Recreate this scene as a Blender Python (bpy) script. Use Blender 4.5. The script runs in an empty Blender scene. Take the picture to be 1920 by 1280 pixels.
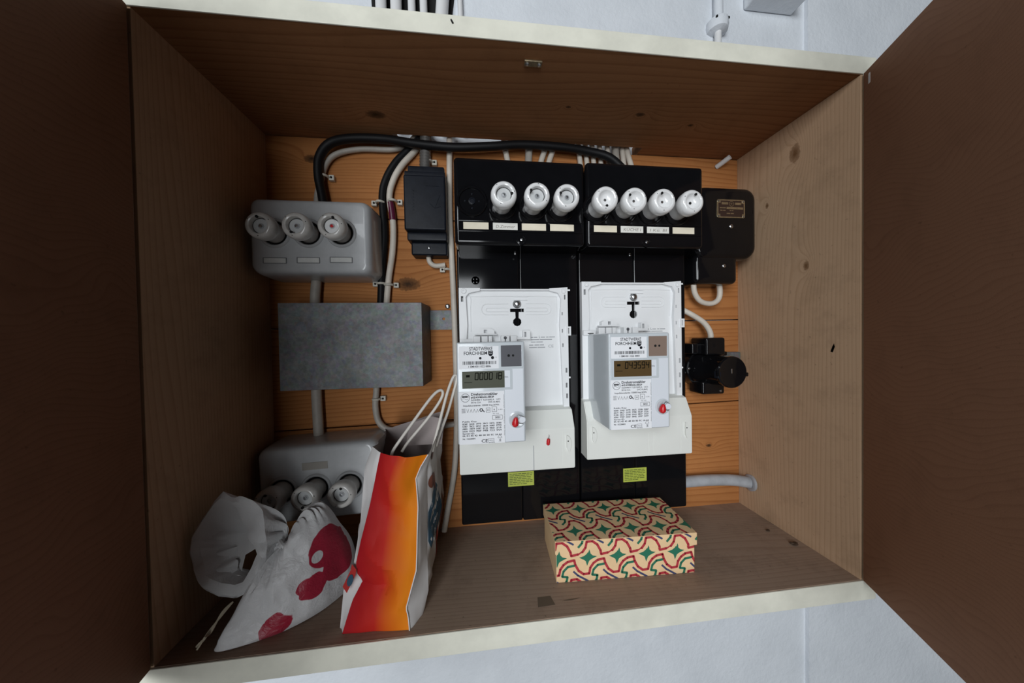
import bpy, bmesh, math, random
from mathutils import Vector, Matrix, noise
from mathutils.geometry import tessellate_polygon

random.seed(7)
sc = bpy.context.scene
COL = sc.collection
R_ = math.radians
Z0 = 1.2            # the cabinet's inner floor is 1.2 m above the room floor

def W(x, d, z):
    """millimetres: x from the cabinet's left inner side, d out of the back boards, z above its inner floor"""
    return Vector((x / 1000.0, -d / 1000.0, z / 1000.0 + Z0))

# ------------------------------------------------------------------ camera
cam_d = bpy.data.cameras.new('camera'); cam = bpy.data.objects.new('camera', cam_d); COL.objects.link(cam)
cam_d.sensor_fit = 'HORIZONTAL'; cam_d.sensor_width = 36.0; cam_d.lens = 550 / 1920 * 36.0
cam_d.clip_start = 0.01; cam_d.clip_end = 50
yaw, pitch, roll = R_(-6.268), R_(-0.871), R_(0.986)
RM = Matrix.Rotation(yaw, 3, 'Z') @ Matrix.Rotation(pitch, 3, 'X') @ Matrix.Rotation(roll, 3, 'Y')
right, fwd, up = RM @ Vector((1, 0, 0)), RM @ Vector((0, 1, 0)), RM @ Vector((0, 0, 1))
m4 = Matrix((right, up, -fwd)).transposed().to_4x4()
m4.translation = W(343.1, 527.1, 337.1)
cam.matrix_world = m4
sc.camera = cam

# ------------------------------------------------------------------ light
wd = bpy.data.worlds.new('room_ambient'); sc.world = wd; wd.use_nodes = True
bg = wd.node_tree.nodes['Background']
bg.inputs[0].default_value = (0.80, 0.90, 1.0, 1); bg.inputs[1].default_value = 0.003
def area(name, loc, target, sx, sy, power, color):
    l = bpy.data.lights.new(name, 'AREA'); l.shape = 'RECTANGLE'; l.size = sx; l.size_y = sy
    l.energy = power; l.color = color
    o = bpy.data.objects.new(name, l); COL.objects.link(o); o.location = loc
    o.rotation_euler = (Vector(target) - Vector(loc)).to_track_quat('-Z', 'Y').to_euler()
    return o
area('window_daylight', (-0.78, -2.5, 2.22), (0.35, -0.1, 1.55), 1.2, 1.25, 46, (0.92, 0.965, 1.0))
area('front_fill_light', (0.01, -2.9, 1.35), (0.2, -0.1, 1.4), 0.72, 1.7, 35, (0.92, 0.965, 1.0))  # added front fill to brighten the left-hand objects, not a real door
vs = sc.view_settings
vs.view_transform = 'Standard'; vs.look = 'None'; vs.exposure = 0.0; vs.gamma = 1.0; vs.use_curve_mapping = False

# ------------------------------------------------------------------ materials
MATS = {}
def new_mat(name):
    m = bpy.data.materials.new(name); m.use_nodes = True
    nt = m.node_tree; b = nt.nodes['Principled BSDF']
    MATS[name] = m
    return m, nt, b
def nd(nt, t, **kw):
    n = nt.nodes.new(t)
    for k, v in kw.items(): setattr(n, k, v)
    return n
def mth(nt, op, a, b=None, c=None):
    n = nd(nt, 'ShaderNodeMath', operation=op)
    for i, v in enumerate((a, b, c)):
        if v is None: continue
        if isinstance(v, (int, float)): n.inputs[i].default_value = v
        else: nt.links.new(v, n.inputs[i])
    return n.outputs[0]
def vmt(nt, op, a, b=None):
    n = nd(nt, 'ShaderNodeVectorMath', operation=op)
    for i, v in enumerate((a, b)):
        if v is None: continue
        if isinstance(v, (tuple, Vector)): n.inputs[i].default_value = v
        else: nt.links.new(v, n.inputs[i])
    return n
def ramp(nt, fac, stops):
    n = nd(nt, 'ShaderNodeValToRGB'); e = n.color_ramp.elements
    while len(e) < len(stops): e.new(0.5)
    for i, (p, c) in enumerate(stops):
        e[i].position = p; e[i].color = (c[0], c[1], c[2], 1) if isinstance(c, tuple) else (c, c, c, 1)
    nt.links.new(fac, n.inputs[0]); return n.outputs[0]
def mix(nt, f, a, b, mode='MIX'):
    n = nd(nt, 'ShaderNodeMix', data_type='RGBA', blend_type=mode)
    for sock, v in ((n.inputs[0], f), (n.inputs[6], a), (n.inputs[7], b)):
        if isinstance(v, (int, float)): sock.default_value = v
        elif isinstance(v, tuple): sock.default_value = (v[0], v[1], v[2], 1)
        else: nt.links.new(v, sock)
    return n.outputs[2]
def noise_t(nt, vec, scale, detail=4, rough=0.55, dist=0.0):
    n = nd(nt, 'ShaderNodeTexNoise'); n.inputs['Scale'].default_value = scale; n.inputs['Detail'].default_value = detail
    n.inputs['Roughness'].default_value = rough; n.inputs['Distortion'].default_value = dist
    if vec is not None: nt.links.new(vec, n.inputs['Vector'])
    return n.outputs[0]
def bump(nt, b, h, strength, dist=0.001):
    n = nd(nt, 'ShaderNodeBump'); n.inputs['Strength'].default_value = strength; n.inputs['Distance'].default_value = dist
    nt.links.new(h, n.inputs['Height']); nt.links.new(n.outputs[0], b.inputs['Normal'])
def pos(nt): return nd(nt, 'ShaderNodeNewGeometry').outputs['Position']

def plain(name, col, rough=0.5, metal=0.0, spec=0.5, grime=0.0, gscale=60.0, bmp=0.0, bscale=400.0, coat=0.0):
    m, nt, b = new_mat(name)
    b.inputs['Roughness'].default_value = rough; b.inputs['Metallic'].default_value = metal
    b.inputs['Specular IOR Level'].default_value = spec; b.inputs['Coat Weight'].default_value = coat
    if grime > 0:
        n = noise_t(nt, pos(nt), gscale, 5, 0.6)
        c = mix(nt, ramp(nt, n, [(0.35, 0.0), (0.75, 1.0)]), col, tuple(v * (1 - grime) for v in col))
        nt.links.new(c, b.inputs['Base Color'])
    else: b.inputs['Base Color'].default_value = (*col, 1)
    if bmp > 0: bump(nt, b, noise_t(nt, pos(nt), bscale, 3), bmp, 0.0006)
    return m

def wood(name, light, dark, grain, across, ring=55.0, knots=(), rough=0.75, stain=0.25, spec=0.12, knotc=(0.05, 0.025, 0.012)):
    """grain / across: axis index of the fibres and of the ring bands; knots: (x, d, z, radius) in mm"""
    m, nt, b = new_mat(name)
    P = pos(nt)
    oi = nd(nt, 'ShaderNodeObjectInfo')
    off = vmt(nt, 'SCALE', (3.1, 5.7, 4.3)); nt.links.new(mth(nt, 'MULTIPLY', oi.outputs['Random'], 3.0), off.inputs['Scale'])
    Q = vmt(nt, 'ADD', P, off.outputs[0]).outputs[0]
    sc3 = [1.0, 1.0, 1.0]; sc3[grain] = 0.10
    S = vmt(nt, 'MULTIPLY', Q, tuple(sc3)).outputs[0]
    warp = noise_t(nt, S, 6.0, 2, 0.5)
    sep = nd(nt, 'ShaderNodeSeparateXYZ'); nt.links.new(Q, sep.inputs[0])
    a = sep.outputs[across]
    a = mth(nt, 'ADD', a, mth(nt, 'MULTIPLY', warp, 0.16))
    kmask = None
    for (kx, kd, kz, kr) in knots:
        v = vmt(nt, 'SUBTRACT', P, tuple(W(kx, kd, kz)))
        e = [1.0, 1.0, 1.0]; e[grain] = 0.55
        v = vmt(nt, 'MULTIPLY', v.outputs[0], tuple(e))
        L = vmt(nt, 'LENGTH', v.outputs[0]).outputs['Value']
        g = mth(nt, 'POWER', 2.718, mth(nt, 'MULTIPLY', L, -1000.0 / (kr * 2.2)))
        a = mth(nt, 'ADD', a, mth(nt, 'MULTIPLY', g, 0.035))
        jl = mth(nt, 'ADD', L, mth(nt, 'MULTIPLY', noise_t(nt, P, 260.0, 2), kr * 0.0008))
        k = mth(nt, 'SUBTRACT', 1.0, mth(nt, 'DIVIDE', jl, kr * 0.0021))
        k = ramp(nt, k, [(0.22, 0.0), (0.32, 0.55), (0.55, 0.8), (0.75, 1.0)])
        kmask = k if kmask is None else mth(nt, 'MAXIMUM', kmask, k)
    saw = mth(nt, 'FRACT', mth(nt, 'MULTIPLY', a, ring))
    rings = ramp(nt, saw, [(0.0, 0.0), (0.62, 0.25), (0.90, 1.0), (1.0, 0.0)])
    f3 = [240.0, 240.0, 240.0]; f3[grain] = 6.0
    fib = noise_t(nt, vmt(nt, 'MULTIPLY', Q, tuple(f3)).outputs[0], 4.0, 3, 0.6)
    big = noise_t(nt, S, 14.0, 3, 0.6)
    f = mth(nt, 'ADD', mth(nt, 'MULTIPLY', rings, 0.50), mth(nt, 'MULTIPLY', fib, 0.45))
    f = mth(nt, 'ADD', f, mth(nt, 'MULTIPLY', mth(nt, 'SUBTRACT', big, 0.5), 0.5))
    c = mix(nt, ramp(nt, f, [(0.15, 0.0), (0.75, 1.0)]), light, dark)
    st = ramp(nt, noise_t(nt, P, 22.0, 6, 0.7), [(0.5, 0.0), (0.8, 1.0)])
    c = mix(nt, mth(nt, 'MULTIPLY', st, stain), c, tuple(v * 0.45 for v in dark))
    spk = ramp(nt, noise_t(nt, P, 210.0, 2, 0.5), [(0.70, 0.0), (0.76, 1.0)])
    c = mix(nt, mth(nt, 'MULTIPLY', spk, stain * 1.2), c, tuple(v * 0.4 for v in dark))
    if kmask is not None: c = mix(nt, kmask, c, knotc)
    nt.links.new(c, b.inputs['Base Color'])
    b.inputs['Roughness'].default_value = rough; b.inputs['Specular IOR Level'].default_value = spec
    bump(nt, b, fib, 0.2, 0.0004)
    return m

wood('pine_back', (0.46, 0.195, 0.066), (0.32, 0.118, 0.036), 0, 2, 110,
     [(221, 0, 432, 10), (70, 0, 640, 6), (786, 0, 118, 3)], 0.7, 0.2)
wood('pine_side', (0.54, 0.365, 0.235), (0.44, 0.285, 0.172), 2, 1, 170,
     [(850, 106, 623, 7), (850, 122, 440, 3.5), (850, 60, 560, 2.5)], 0.7, 0.35, knotc=(0.16, 0.08, 0.035))
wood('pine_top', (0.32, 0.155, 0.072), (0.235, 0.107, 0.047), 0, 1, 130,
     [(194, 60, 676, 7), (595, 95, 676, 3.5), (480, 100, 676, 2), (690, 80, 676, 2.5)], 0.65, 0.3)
wood('pine_bottom', (0.36, 0.265, 0.20), (0.30, 0.212, 0.155), 0, 1, 150,
     (), 0.75, 0.5)
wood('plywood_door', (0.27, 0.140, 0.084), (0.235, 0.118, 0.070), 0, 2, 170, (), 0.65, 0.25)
wood('plywood_edge', (0.60, 0.47, 0.31), (0.52, 0.38, 0.24), 2, 0, 90, (), 0.7, 0.1)
plain('cream_paint', (0.76, 0.745, 0.64), 0.45, grime=0.18, gscale=25, bmp=0.15, bscale=150)
plain('black_bakelite', (0.0055, 0.0055, 0.0065), 0.085, spec=0.35, grime=0.2, gscale=40)
plain('black_worn', (0.012, 0.014, 0.020), 0.30, spec=0.10, grime=0.4, gscale=90, bmp=0.1, bscale=300)
plain('black_hole', (0.004, 0.004, 0.004), 0.9)
plain('black_rubber', (0.007, 0.007, 0.008), 0.5, spec=0.2)
plain('porcelain', (0.80, 0.80, 0.80), 0.12, grime=0.10, gscale=60, coat=0.3)
plain('porcelain_old', (0.62, 0.60, 0.57), 0.2, grime=0.25, gscale=70)
plain('glass_disc', (0.55, 0.56, 0.56), 0.15)
plain('steel', (0.55, 0.56, 0.57), 0.3, 1.0)
plain('brass', (0.62, 0.52, 0.34), 0.35, 0.9, grime=0.4, gscale=200)
plain('brown_enamel', (0.035, 0.018, 0.014), 0.35)
plain('grey_enamel', (0.47, 0.48, 0.49), 0.26, grime=0.18, gscale=30, coat=0.2)
plain('paper_strip', (0.80, 0.73, 0.58), 0.7, grime=0.1)
plain('paper_plain', (0.74, 0.73, 0.68), 0.7)
plain('paper_white', (0.82, 0.83, 0.86), 0.55)
plain('grey_strip', (0.60, 0.60, 0.58), 0.6, grime=0.15)
plain('frame_grey', (0.17, 0.175, 0.18), 0.4)
plain('tan_strip', (0.30, 0.28, 0.25), 0.7)
plain('white_plastic', (0.80, 0.81, 0.82), 0.35, grime=0.05, gscale=20)
plain('cream_plastic', (0.76, 0.77, 0.73), 0.4, grime=0.05, gscale=15)
plain('pale_plastic', (0.56, 0.60, 0.63), 0.18, coat=0.4)
plain('face_plastic', (0.70, 0.73, 0.78), 0.3)
plain('lcd_glass', (0.085, 0.09, 0.065), 0.3, spec=0.08)
plain('lcd_ink', (0.008, 0.008, 0.006), 0.6, spec=0.03)
plain('dark_window', (0.20, 0.20, 0.22), 0.10, 0.4)
plain('ink', (0.015, 0.015, 0.02), 0.7, spec=0.08)
plain('ink_faint', (0.32, 0.33, 0.35), 0.6)
plain('ink_shadow', (0.09, 0.09, 0.10), 0.6)
plain('pencil', (0.25, 0.22, 0.20), 0.7)
plain('red_seal', (0.55, 0.01, 0.015), 0.3)
plain('yellow_green', (0.42, 0.48, 0.07), 0.5)
plain('green_ink', (0.10, 0.13, 0.02), 0.6)
plain('cable_white', (0.66, 0.60, 0.52), 0.5, grime=0.2, gscale=40)
plain('cable_grey', (0.42, 0.385, 0.34), 0.5, grime=0.25, gscale=40)
plain('cable_pale', (0.72, 0.72, 0.72), 0.45)
plain('purple_tape', (0.10, 0.012, 0.035), 0.3)
plain('pipe_grey', (0.42, 0.44, 0.47), 0.4, grime=0.35, gscale=35)
plain('conduit_steel', (0.20, 0.19, 0.18), 0.45, 0.5)
plain('clip_plastic', (0.55, 0.52, 0.45), 0.5)
plain('paper_bag_white', (0.66, 0.64, 0.63), 0.6, grime=0.08, gscale=25, bmp=0.25, bscale=60)
plain('paper_cord', (0.74, 0.70, 0.64), 0.8)
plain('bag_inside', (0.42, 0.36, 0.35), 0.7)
plain('blue_print', (0.035, 0.10, 0.16), 0.55)
plain('red_print', (0.55, 0.035, 0.03), 0.55)
plain('brown_print', (0.16, 0.05, 0.03), 0.6)
plain('white_print', (0.70, 0.70, 0.70), 0.6)
plain('box_paper', (0.80, 0.56, 0.32), 0.75, spec=0.15, grime=0.12, gscale=40)
plain('box_red', (0.42, 0.025, 0.04), 0.65)
plain('box_green', (0.015, 0.15, 0.085), 0.65)
plain('box_blue', (0.045, 0.055, 0.13), 0.65)
plain('floor_stain', (0.13, 0.095, 0.065), 0.8)
plain('crumb', (0.06, 0.035, 0.02), 0.8)
plain('raffia', (0.40, 0.34, 0.25), 0.8)

# galvanised sheet
m, nt, b = new_mat('zinc')
P = pos(nt)
v = nd(nt, 'ShaderNodeTexVoronoi'); v.inputs['Scale'].default_value = 160; nt.links.new(P, v.inputs['Vector'])
n1 = noise_t(nt, P, 26, 6, 0.65); n2 = noise_t(nt, P, 240, 3)
f = mth(nt, 'ADD', mth(nt, 'MULTIPLY', n1, 0.75), mth(nt, 'MULTIPLY', n2, 0.35))
c = ramp(nt, f, [(0.33, (0.075, 0.078, 0.08)), (0.55, (0.14, 0.146, 0.15)), (0.75, (0.22, 0.227, 0.23))])
c = mix(nt, 0.12, c, v.outputs['Color'], 'SOFT_LIGHT')
nt.links.new(c, b.inputs['Base Color']); b.inputs['Metallic'].default_value = 0.35; b.inputs['Roughness'].default_value = 0.55
bump(nt, b, n2, 0.1, 0.0004)
# plaster
m, nt, b = new_mat('plaster')
P = pos(nt); n1 = noise_t(nt, P, 9, 6, 0.6); n2 = noise_t(nt, P, 110, 4, 0.6)
c = mix(nt, ramp(nt, n1, [(0.4, 0.0), (0.75, 1.0)]), (0.70, 0.73, 0.77), (0.62, 0.65, 0.69))
nt.links.new(c, b.inputs['Base Color']); b.inputs['Roughness'].default_value = 0.8
bump(nt, b, mth(nt, 'ADD', mth(nt, 'MULTIPLY', n2, 0.4), n1), 0.5, 0.006)
# terrazzo floor of the room (outside the frame)
plain('floor_grey', (0.17, 0.16, 0.15), 0.6, grime=0.2, gscale=12)
# red to orange print of the paper bag's end panel
m, nt, b = new_mat('red_orange_print')
uv = nd(nt, 'ShaderNodeUVMap'); sp = nd(nt, 'ShaderNodeSeparateXYZ'); nt.links.new(uv.outputs[0], sp.inputs[0])
f = mth(nt, 'ADD', sp.outputs[0], mth(nt, 'MULTIPLY', mth(nt, 'SUBTRACT', sp.outputs[1], 0.5), 0.10))
c = ramp(nt, f, [(0.0, (0.36, 0.008, 0.014)), (0.42, (0.50, 0.022, 0.014)), (0.60, (0.62, 0.10, 0.010)), (0.88, (0.74, 0.21, 0.008))])
nt.links.new(c, b.inputs['Base Color']); b.inputs['Roughness'].default_value = 0.6; b.inputs['Specular IOR Level'].default_value = 0.12
# thin carrier-bag film, printed red in places
def film(name, printed):
    m, nt, b = new_mat(name)
    P = pos(nt)
    base = (0.76, 0.76, 0.765)
    if printed:
        k = None
        for (x, d, z, r) in ((142, 128, 72, 25), (152, 120, 48, 24), (128, 140, 38, 19), (112, 150, 24, 10), (104, 156, 13, 15), (94, 162, 5, 11)):
            L = vmt(nt, 'LENGTH', vmt(nt, 'SUBTRACT', P, tuple(W(x, d, z))).outputs[0]).outputs['Value']
            L = mth(nt, 'ADD', L, mth(nt, 'MULTIPLY', mth(nt, 'SUBTRACT', noise_t(nt, P, 35, 2), 0.5), 0.016))
            q = ramp(nt, mth(nt, 'DIVIDE', L, r / 1000.0), [(0.97, 1.0), (1.0, 0.0)])
            k = q if k is None else mth(nt, 'MAXIMUM', k, q)
        for (x, d, z, r) in ((138, 142, 68, 7.0),):
            L = vmt(nt, 'LENGTH', vmt(nt, 'SUBTRACT', P, tuple(W(x, d, z))).outputs[0]).outputs['Value']
            q = ramp(nt, mth(nt, 'DIVIDE', L, r / 1000.0), [(0.95, 0.0), (1.0, 1.0)])
            k = mth(nt, 'MULTIPLY', k, q)
        base = mix(nt, k, base, (0.42, 0.02, 0.05))
        nt.links.new(base, b.inputs['Base Color'])
    else: b.inputs['Base Color'].default_value = (*base, 1)
    b.inputs['Roughness'].default_value = 0.38
    tr = nd(nt, 'ShaderNodeBsdfTranslucent')
    if printed: nt.links.new(base, tr.inputs[0])
    else: tr.inputs[0].default_value = (*base, 1)
    mx = nd(nt, 'ShaderNodeMixShader'); mx.inputs[0].default_value = 0.25
    out = nt.nodes['Material Output']
    nt.links.new(b.outputs[0], mx.inputs[1]); nt.links.new(tr.outputs[0], mx.inputs[2]); nt.links.new(mx.outputs[0], out.inputs[0])
    bump(nt, b, noise_t(nt, P, 130, 4, 0.6, 1.5), 0.35, 0.003)
film('film', False); film('film_printed', True)

# ------------------------------------------------------------------ geometry helpers
ORG = {}
class MB:
    def __init__(s): s.v = []; s.f = []; s.uv = None; s.sm = []; s.wn = False
    def add(s, vs, fs, smooth=True):
        o = len(s.v); s.v += [Vector(p) for p in vs]; s.f += [tuple(i + o for i in f) for f in fs]; s.sm += [smooth] * len(fs)
        return s
    def bm(s, b, smooth=True):
        b.verts.index_update(); s.add([v.co.copy() for v in b.verts], [[v.index for v in f.verts] for f in b.faces], smooth); b.free(); return s
    def box(s, x0, x1, d0, d1, z0, z1, bev=0.0, seg=2, edges=None, xf=None):
        b = bmesh.new(); bmesh.ops.create_cube(b, size=1.0)
        a0, a1 = W(x0, d0, z0), W(x1, d1, z1)
        lo = Vector((min(a0.x, a1.x), min(a0.y, a1.y), min(a0.z, a1.z))); hi = Vector((max(a0.x, a1.x), max(a0.y, a1.y), max(a0.z, a1.z)))
        for v in b.verts: v.co = Vector(((lo.x + hi.x) / 2 + v.co.x * (hi.x - lo.x), (lo.y + hi.y) / 2 + v.co.y * (hi.y - lo.y), (lo.z + hi.z) / 2 + v.co.z * (hi.z - lo.z)))
        if bev > 0:
            s.wn = True; es = list(b.edges)
            if edges == 'front': es = [e for e in es if min(v.co.y for v in e.verts) < lo.y + 1e-6]
            bmesh.ops.bevel(b, geom=es, offset=bev / 1000, segments=seg, profile=0.5, affect='EDGES', clamp_overlap=True)
        if xf:
            for v in b.verts: v.co = xf(v.co)
        return s.bm(b)
    def prism(s, outer, d0, d1, holes=()):
        """outline in (x, z) mm, extruded from depth d0 (back) to d1 (front), with through holes"""
        loops = [list(outer)] + [list(h) for h in holes]
        flat = [p for l in loops for p in l]
        tris = tessellate_polygon([[Vector((p[0], p[1], 0)) for p in l] for l in loops])
        n = len(flat)
        vs = [W(p[0], d1, p[1]) for p in flat] + [W(p[0], d0, p[1]) for p in flat]
        fs = []
        for t in tris:
            fs.append(tuple(t)); fs.append(tuple(i + n for i in reversed(t)))
        o = 0
        for l in loops:
            k = len(l)
            for i in range(k):
                j = (i + 1) % k; fs.append((o + i, o + j, o + j + n, o + i + n))
            o += k
        b = bmesh.new(); bv = [b.verts.new(p) for p in vs]
        for f in fs:
            try: b.faces.new([bv[i] for i in f])
            except ValueError: pass
        bmesh.ops.recalc_face_normals(b, faces=b.faces[:]); return s.bm(b)
    def lathe(s, prof, origin, axis, seg=32, closed=False):
        """prof: (radius, height) mm along axis"""
        axis = Vector(axis).normalized(); t = Vector((0, 0, 1)) if abs(axis.z) < 0.9 else Vector((1, 0, 0))
        u = axis.cross(t).normalized(); w = axis.cross(u).normalized()
        vs = []; fs = []
        for r, h in prof:
            for k in range(seg):
                a = 2 * math.pi * k / seg
                vs.append(origin + axis * (h / 1000) + (u * math.cos(a) + w * math.sin(a)) * (r / 1000))
        for i in range(len(prof) - 1):
            for k in range(seg):
                k2 = (k + 1) % seg
                fs.append((i * seg + k, i * seg + k2, (i + 1) * seg + k2, (i + 1) * seg + k))
        if prof[0][0] > 0.02: fs.append(tuple(reversed(range(seg))))
        if prof[-1][0] > 0.02: fs.append(tuple(range((len(prof) - 1) * seg, len(prof) * seg)))
        b = bmesh.new(); bv = [b.verts.new(p) for p in vs]
        for f in fs: b.faces.new([bv[i] for i in f])
        bmesh.ops.remove_doubles(b, verts=b.verts[:], dist=1e-5)
        bmesh.ops.recalc_face_normals(b, faces=b.faces[:]); return s.bm(b)
    def tube(s, pts, r, seg=10, smooth=8, caps=True, rfun=None, flat=1.0):
        P = [Vector(p) for p in pts]
        if smooth > 1 and len(P) > 2:
            q = []
            for i in range(len(P) - 1):
                p0 = P[max(i - 1, 0)]; p1 = P[i]; p2 = P[i + 1]; p3 = P[min(i + 2, len(P) - 1)]
                for k in range(smooth):
                    t = k / smooth
                    q.append(0.5 * ((2 * p1) + (p2 - p0) * t + (2 * p0 - 5 * p1 + 4 * p2 - p3) * t * t + (3 * p1 - p0 - 3 * p2 + p3) * t ** 3))
            q.append(P[-1]); P = q
        vs = []; fs = []; n = None
        for i, p in enumerate(P):
            tan = (P[min(i + 1, len(P) - 1)] - P[max(i - 1, 0)]).normalized()
            if n is None:
                n = tan.cross(Vector((0, 1, 0)))
                if n.length < 0.1: n = tan.cross(Vector((1, 0, 0)))
                n.normalize()
            else: n = (n - tan * n.dot(tan)).normalized()
            w = tan.cross(n)
            rr = (r if rfun is None else rfun(i / (len(P) - 1))) / 1000
            for k in range(seg):
                a = 2 * math.pi * k / seg; vs.append(p + (n * math.cos(a) + w * math.sin(a) * flat) * rr)
        for i in range(len(P) - 1):
            for k in range(seg):
                k2 = (k + 1) % seg; fs.append((i * seg + k, i * seg + k2, (i + 1) * seg + k2, (i + 1) * seg + k))
        if caps: fs.append(tuple(reversed(range(seg)))); fs.append(tuple(range((len(P) - 1) * seg, len(P) * seg)))
        return s.add(vs, fs)
    def grid(s, rows, close=False, uv=False):
        nc = len(rows[0]); vs = [p for r in rows for p in r]; fs = []
        for i in range(len(rows) - 1):
            for k in range(nc if close else nc - 1):
                k2 = (k + 1) % nc; fs.append((i * nc + k, i * nc + k2, (i + 1) * nc + k2, (i + 1) * nc + k))
        if uv:
            s.uv = [(k / (nc - 1), 1 - i / (len(rows) - 1)) for i in range(len(rows)) for k in range(nc)]
        return s.add(vs, fs)
    def poly(s, pts2, d):
        return s.add([W(x, d, z) for x, z in pts2], [tuple(range(len(pts2)))], False)
    def rect(s, x0, x1, z0, z1, d): return s.poly([(x0, z0), (x1, z0), (x1, z1), (x0, z1)], d)
    def line(s, pts2, w, d):
        for (a, c) in zip(pts2[:-1], pts2[1:]):
            a = Vector(a); c = Vector(c); t = (c - a)
            if t.length < 1e-6: continue
            n = Vector((-t.y, t.x)).normalized() * w / 2
            s.poly([a + n, a - n, c - n, c + n], d)
        return s
    def text(s, body, x, z, d, size, width=None, align='LEFT', bold=0.0, rot=0.0, shear=0.0, map3=None):
        cu = bpy.data.curves.new('t', 'FONT'); cu.body = body; cu.size = size; cu.align_x = align; cu.resolution_u = 2; cu.offset = bold * 2.6; cu.shear = shear
        o = bpy.data.objects.new('t', cu); COL.objects.link(o)
        me = bpy.data.meshes.new_from_object(o)
        xs = [v.co.x for v in me.vertices] or [0]
        k = 1.0
        if width and max(xs) > min(xs): k = width / (max(xs) - min(xs))
        ca, sa = math.cos(rot), math.sin(rot)
        vs = []
        for v in me.vertices:
            px, pz = v.co.x * k, v.co.y
            px, pz = px * ca - pz * sa + x, px * sa + pz * ca + z
            vs.append(map3(px, pz) if map3 else W(px, d, pz))
        s.add(vs, [tuple(p.vertices) for p in me.polygons], False)
        bpy.data.objects.remove(o); bpy.data.curves.remove(cu); bpy.data.meshes.remove(me)
        return s
    def build(s, name, mat, parent=None, angle=35, smooth=True, label=None):
        if parent is None:
            lo = Vector([min(v[i] for v in s.v) for i in range(3)]); hi = Vector([max(v[i] for v in s.v) for i in range(3)])
            org = Vector(((lo.x + hi.x) / 2, (lo.y + hi.y) / 2, lo.z))
        else: org = ORG[parent]
        me = bpy.data.meshes.new(name); me.from_pydata([v - org for v in s.v], [], s.f)
        for p, q in zip(me.polygons, s.sm): p.use_smooth = smooth and q
        if smooth: me.set_sharp_from_angle(angle=R_(angle))
        if s.uv:
            ul = me.uv_layers.new(name='UVMap')
            for lp in me.loops: ul.data[lp.index].uv = s.uv[lp.vertex_index]
        me.materials.append(MATS[mat])
        o = bpy.data.objects.new(name, me); COL.objects.link(o)
        if parent is None: o.location = org
        else: o.parent = parent
        ORG[o] = org
        if s.wn and smooth:
            w_ = o.modifiers.new('weighted_normals', 'WEIGHTED_NORMAL'); w_.keep_sharp = True; w_.weight = 100
        if label: o['label'] = label
        return o

def tag(o, label, cat, group=None):
    o['label'] = label; o['category'] = cat
    if group: o['group'] = group
    return o
def thing(name, label, cat, base, group=None):
    o = bpy.data.objects.new(name, None); COL.objects.link(o); o.empty_display_size = 0.02
    o.location = base; ORG[o] = Vector(base); tag(o, label, cat, group); return o
def struct(o): o['kind'] = 'structure'; return o
def rrect(x0, x1, z0, z1, r, n=4):
    p = []
    for cx, cz, a0 in ((x1 - r, z1 - r, 0), (x0 + r, z1 - r, 90), (x0 + r, z0 + r, 180), (x1 - r, z0 + r, 270)):
        for k in range(n + 1):
            a = R_(a0 + 90 * k / n); p.append((cx + r * math.cos(a), cz + r * math.sin(a)))
    return p
def circ(cx, cz, r, n=20, rz=None): return [(cx + r * math.cos(2 * math.pi * k / n), cz + (rz or r) * math.sin(2 * math.pi * k / n)) for k in range(n)]
OUT = Vector((0, -1, 0))
def screw(parent, x, d, z, r=3.0, name='screw', mat='steel'):
    o = MB().lathe([(r, 0), (r, 0.8), (r * 0.8, 1.6), (r * 0.4, 2.0), (0.01, 2.1)], W(x, d, z), OUT, 16).build(name, mat, parent)
    MB().box(x - r * 0.8, x + r * 0.8, d + 1.7, d + 2.2, z - r * 0.12, z + r * 0.12).build('screw_slot', 'black_hole', o)
    return o

# ------------------------------------------------------------------ setting
struct(MB().box(-1700, 1021, -60, -18, -1200, 1500).build('wall_back', 'plaster'))
struct(MB().box(1021, 2600, -60, -10, -1200, 1500).build('wall_right', 'plaster'))
struct(MB().box(-1700, 2600, -60, 3200, -1230, -1200).build('floor', 'floor_grey'))

# ------------------------------------------------------------------ the cabinet
CW, CH, CD = 850, 676, 187.5
cab = thing('meter_cabinet', 'open wooden wall cabinet with cream painted front edges and two doors', 'cabinet', W(425, 95, -26))
# back boards: four horizontal planks
seams = [(-26, -26), (186, 204), (357, 364), (543, 543), (676, 676)]
for (l0, r0), (l1, r1) in zip(seams[:-1], seams[1:]):
    MB().prism([(-20, l0 + 1.2), (870, r0 + 1.2), (870, r1 - 1.2), (-20, l1 - 1.2)], -17, 0).build('plank', 'pine_back', cab)
# top board with a cable slot at the back
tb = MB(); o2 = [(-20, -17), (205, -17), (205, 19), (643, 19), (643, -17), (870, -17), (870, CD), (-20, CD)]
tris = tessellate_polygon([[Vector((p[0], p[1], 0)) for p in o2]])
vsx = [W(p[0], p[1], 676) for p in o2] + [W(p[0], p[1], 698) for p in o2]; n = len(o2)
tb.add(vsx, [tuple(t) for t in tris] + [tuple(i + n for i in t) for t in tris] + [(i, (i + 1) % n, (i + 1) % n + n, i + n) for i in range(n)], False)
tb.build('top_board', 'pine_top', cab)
MB().box(-20, 870, -17, CD, -26, 0, 0.6).build('bottom_board', 'pine_bottom', cab)
MB().box(-20, 0, 0, CD, 0, 676, 0.6).build('side_board', 'pine_side', cab)
MB().box(850, 870, 0, CD, 0, 676, 0.6).build('side_board', 'pine_side', cab)
MB().box(-22, 872, CD, CD + 2, 675.5, 698, 0.8).build('painted_edge', 'cream_paint', cab)
MB().box(-22, 872, CD, CD + 2, -27, -0.5, 0.8).build('painted_edge', 'cream_paint', cab)
MB().box(-22, -3, CD, CD + 1.4, -0.5, 675.5, 0.6).build('painted_edge', 'cream_paint', cab)
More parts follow.
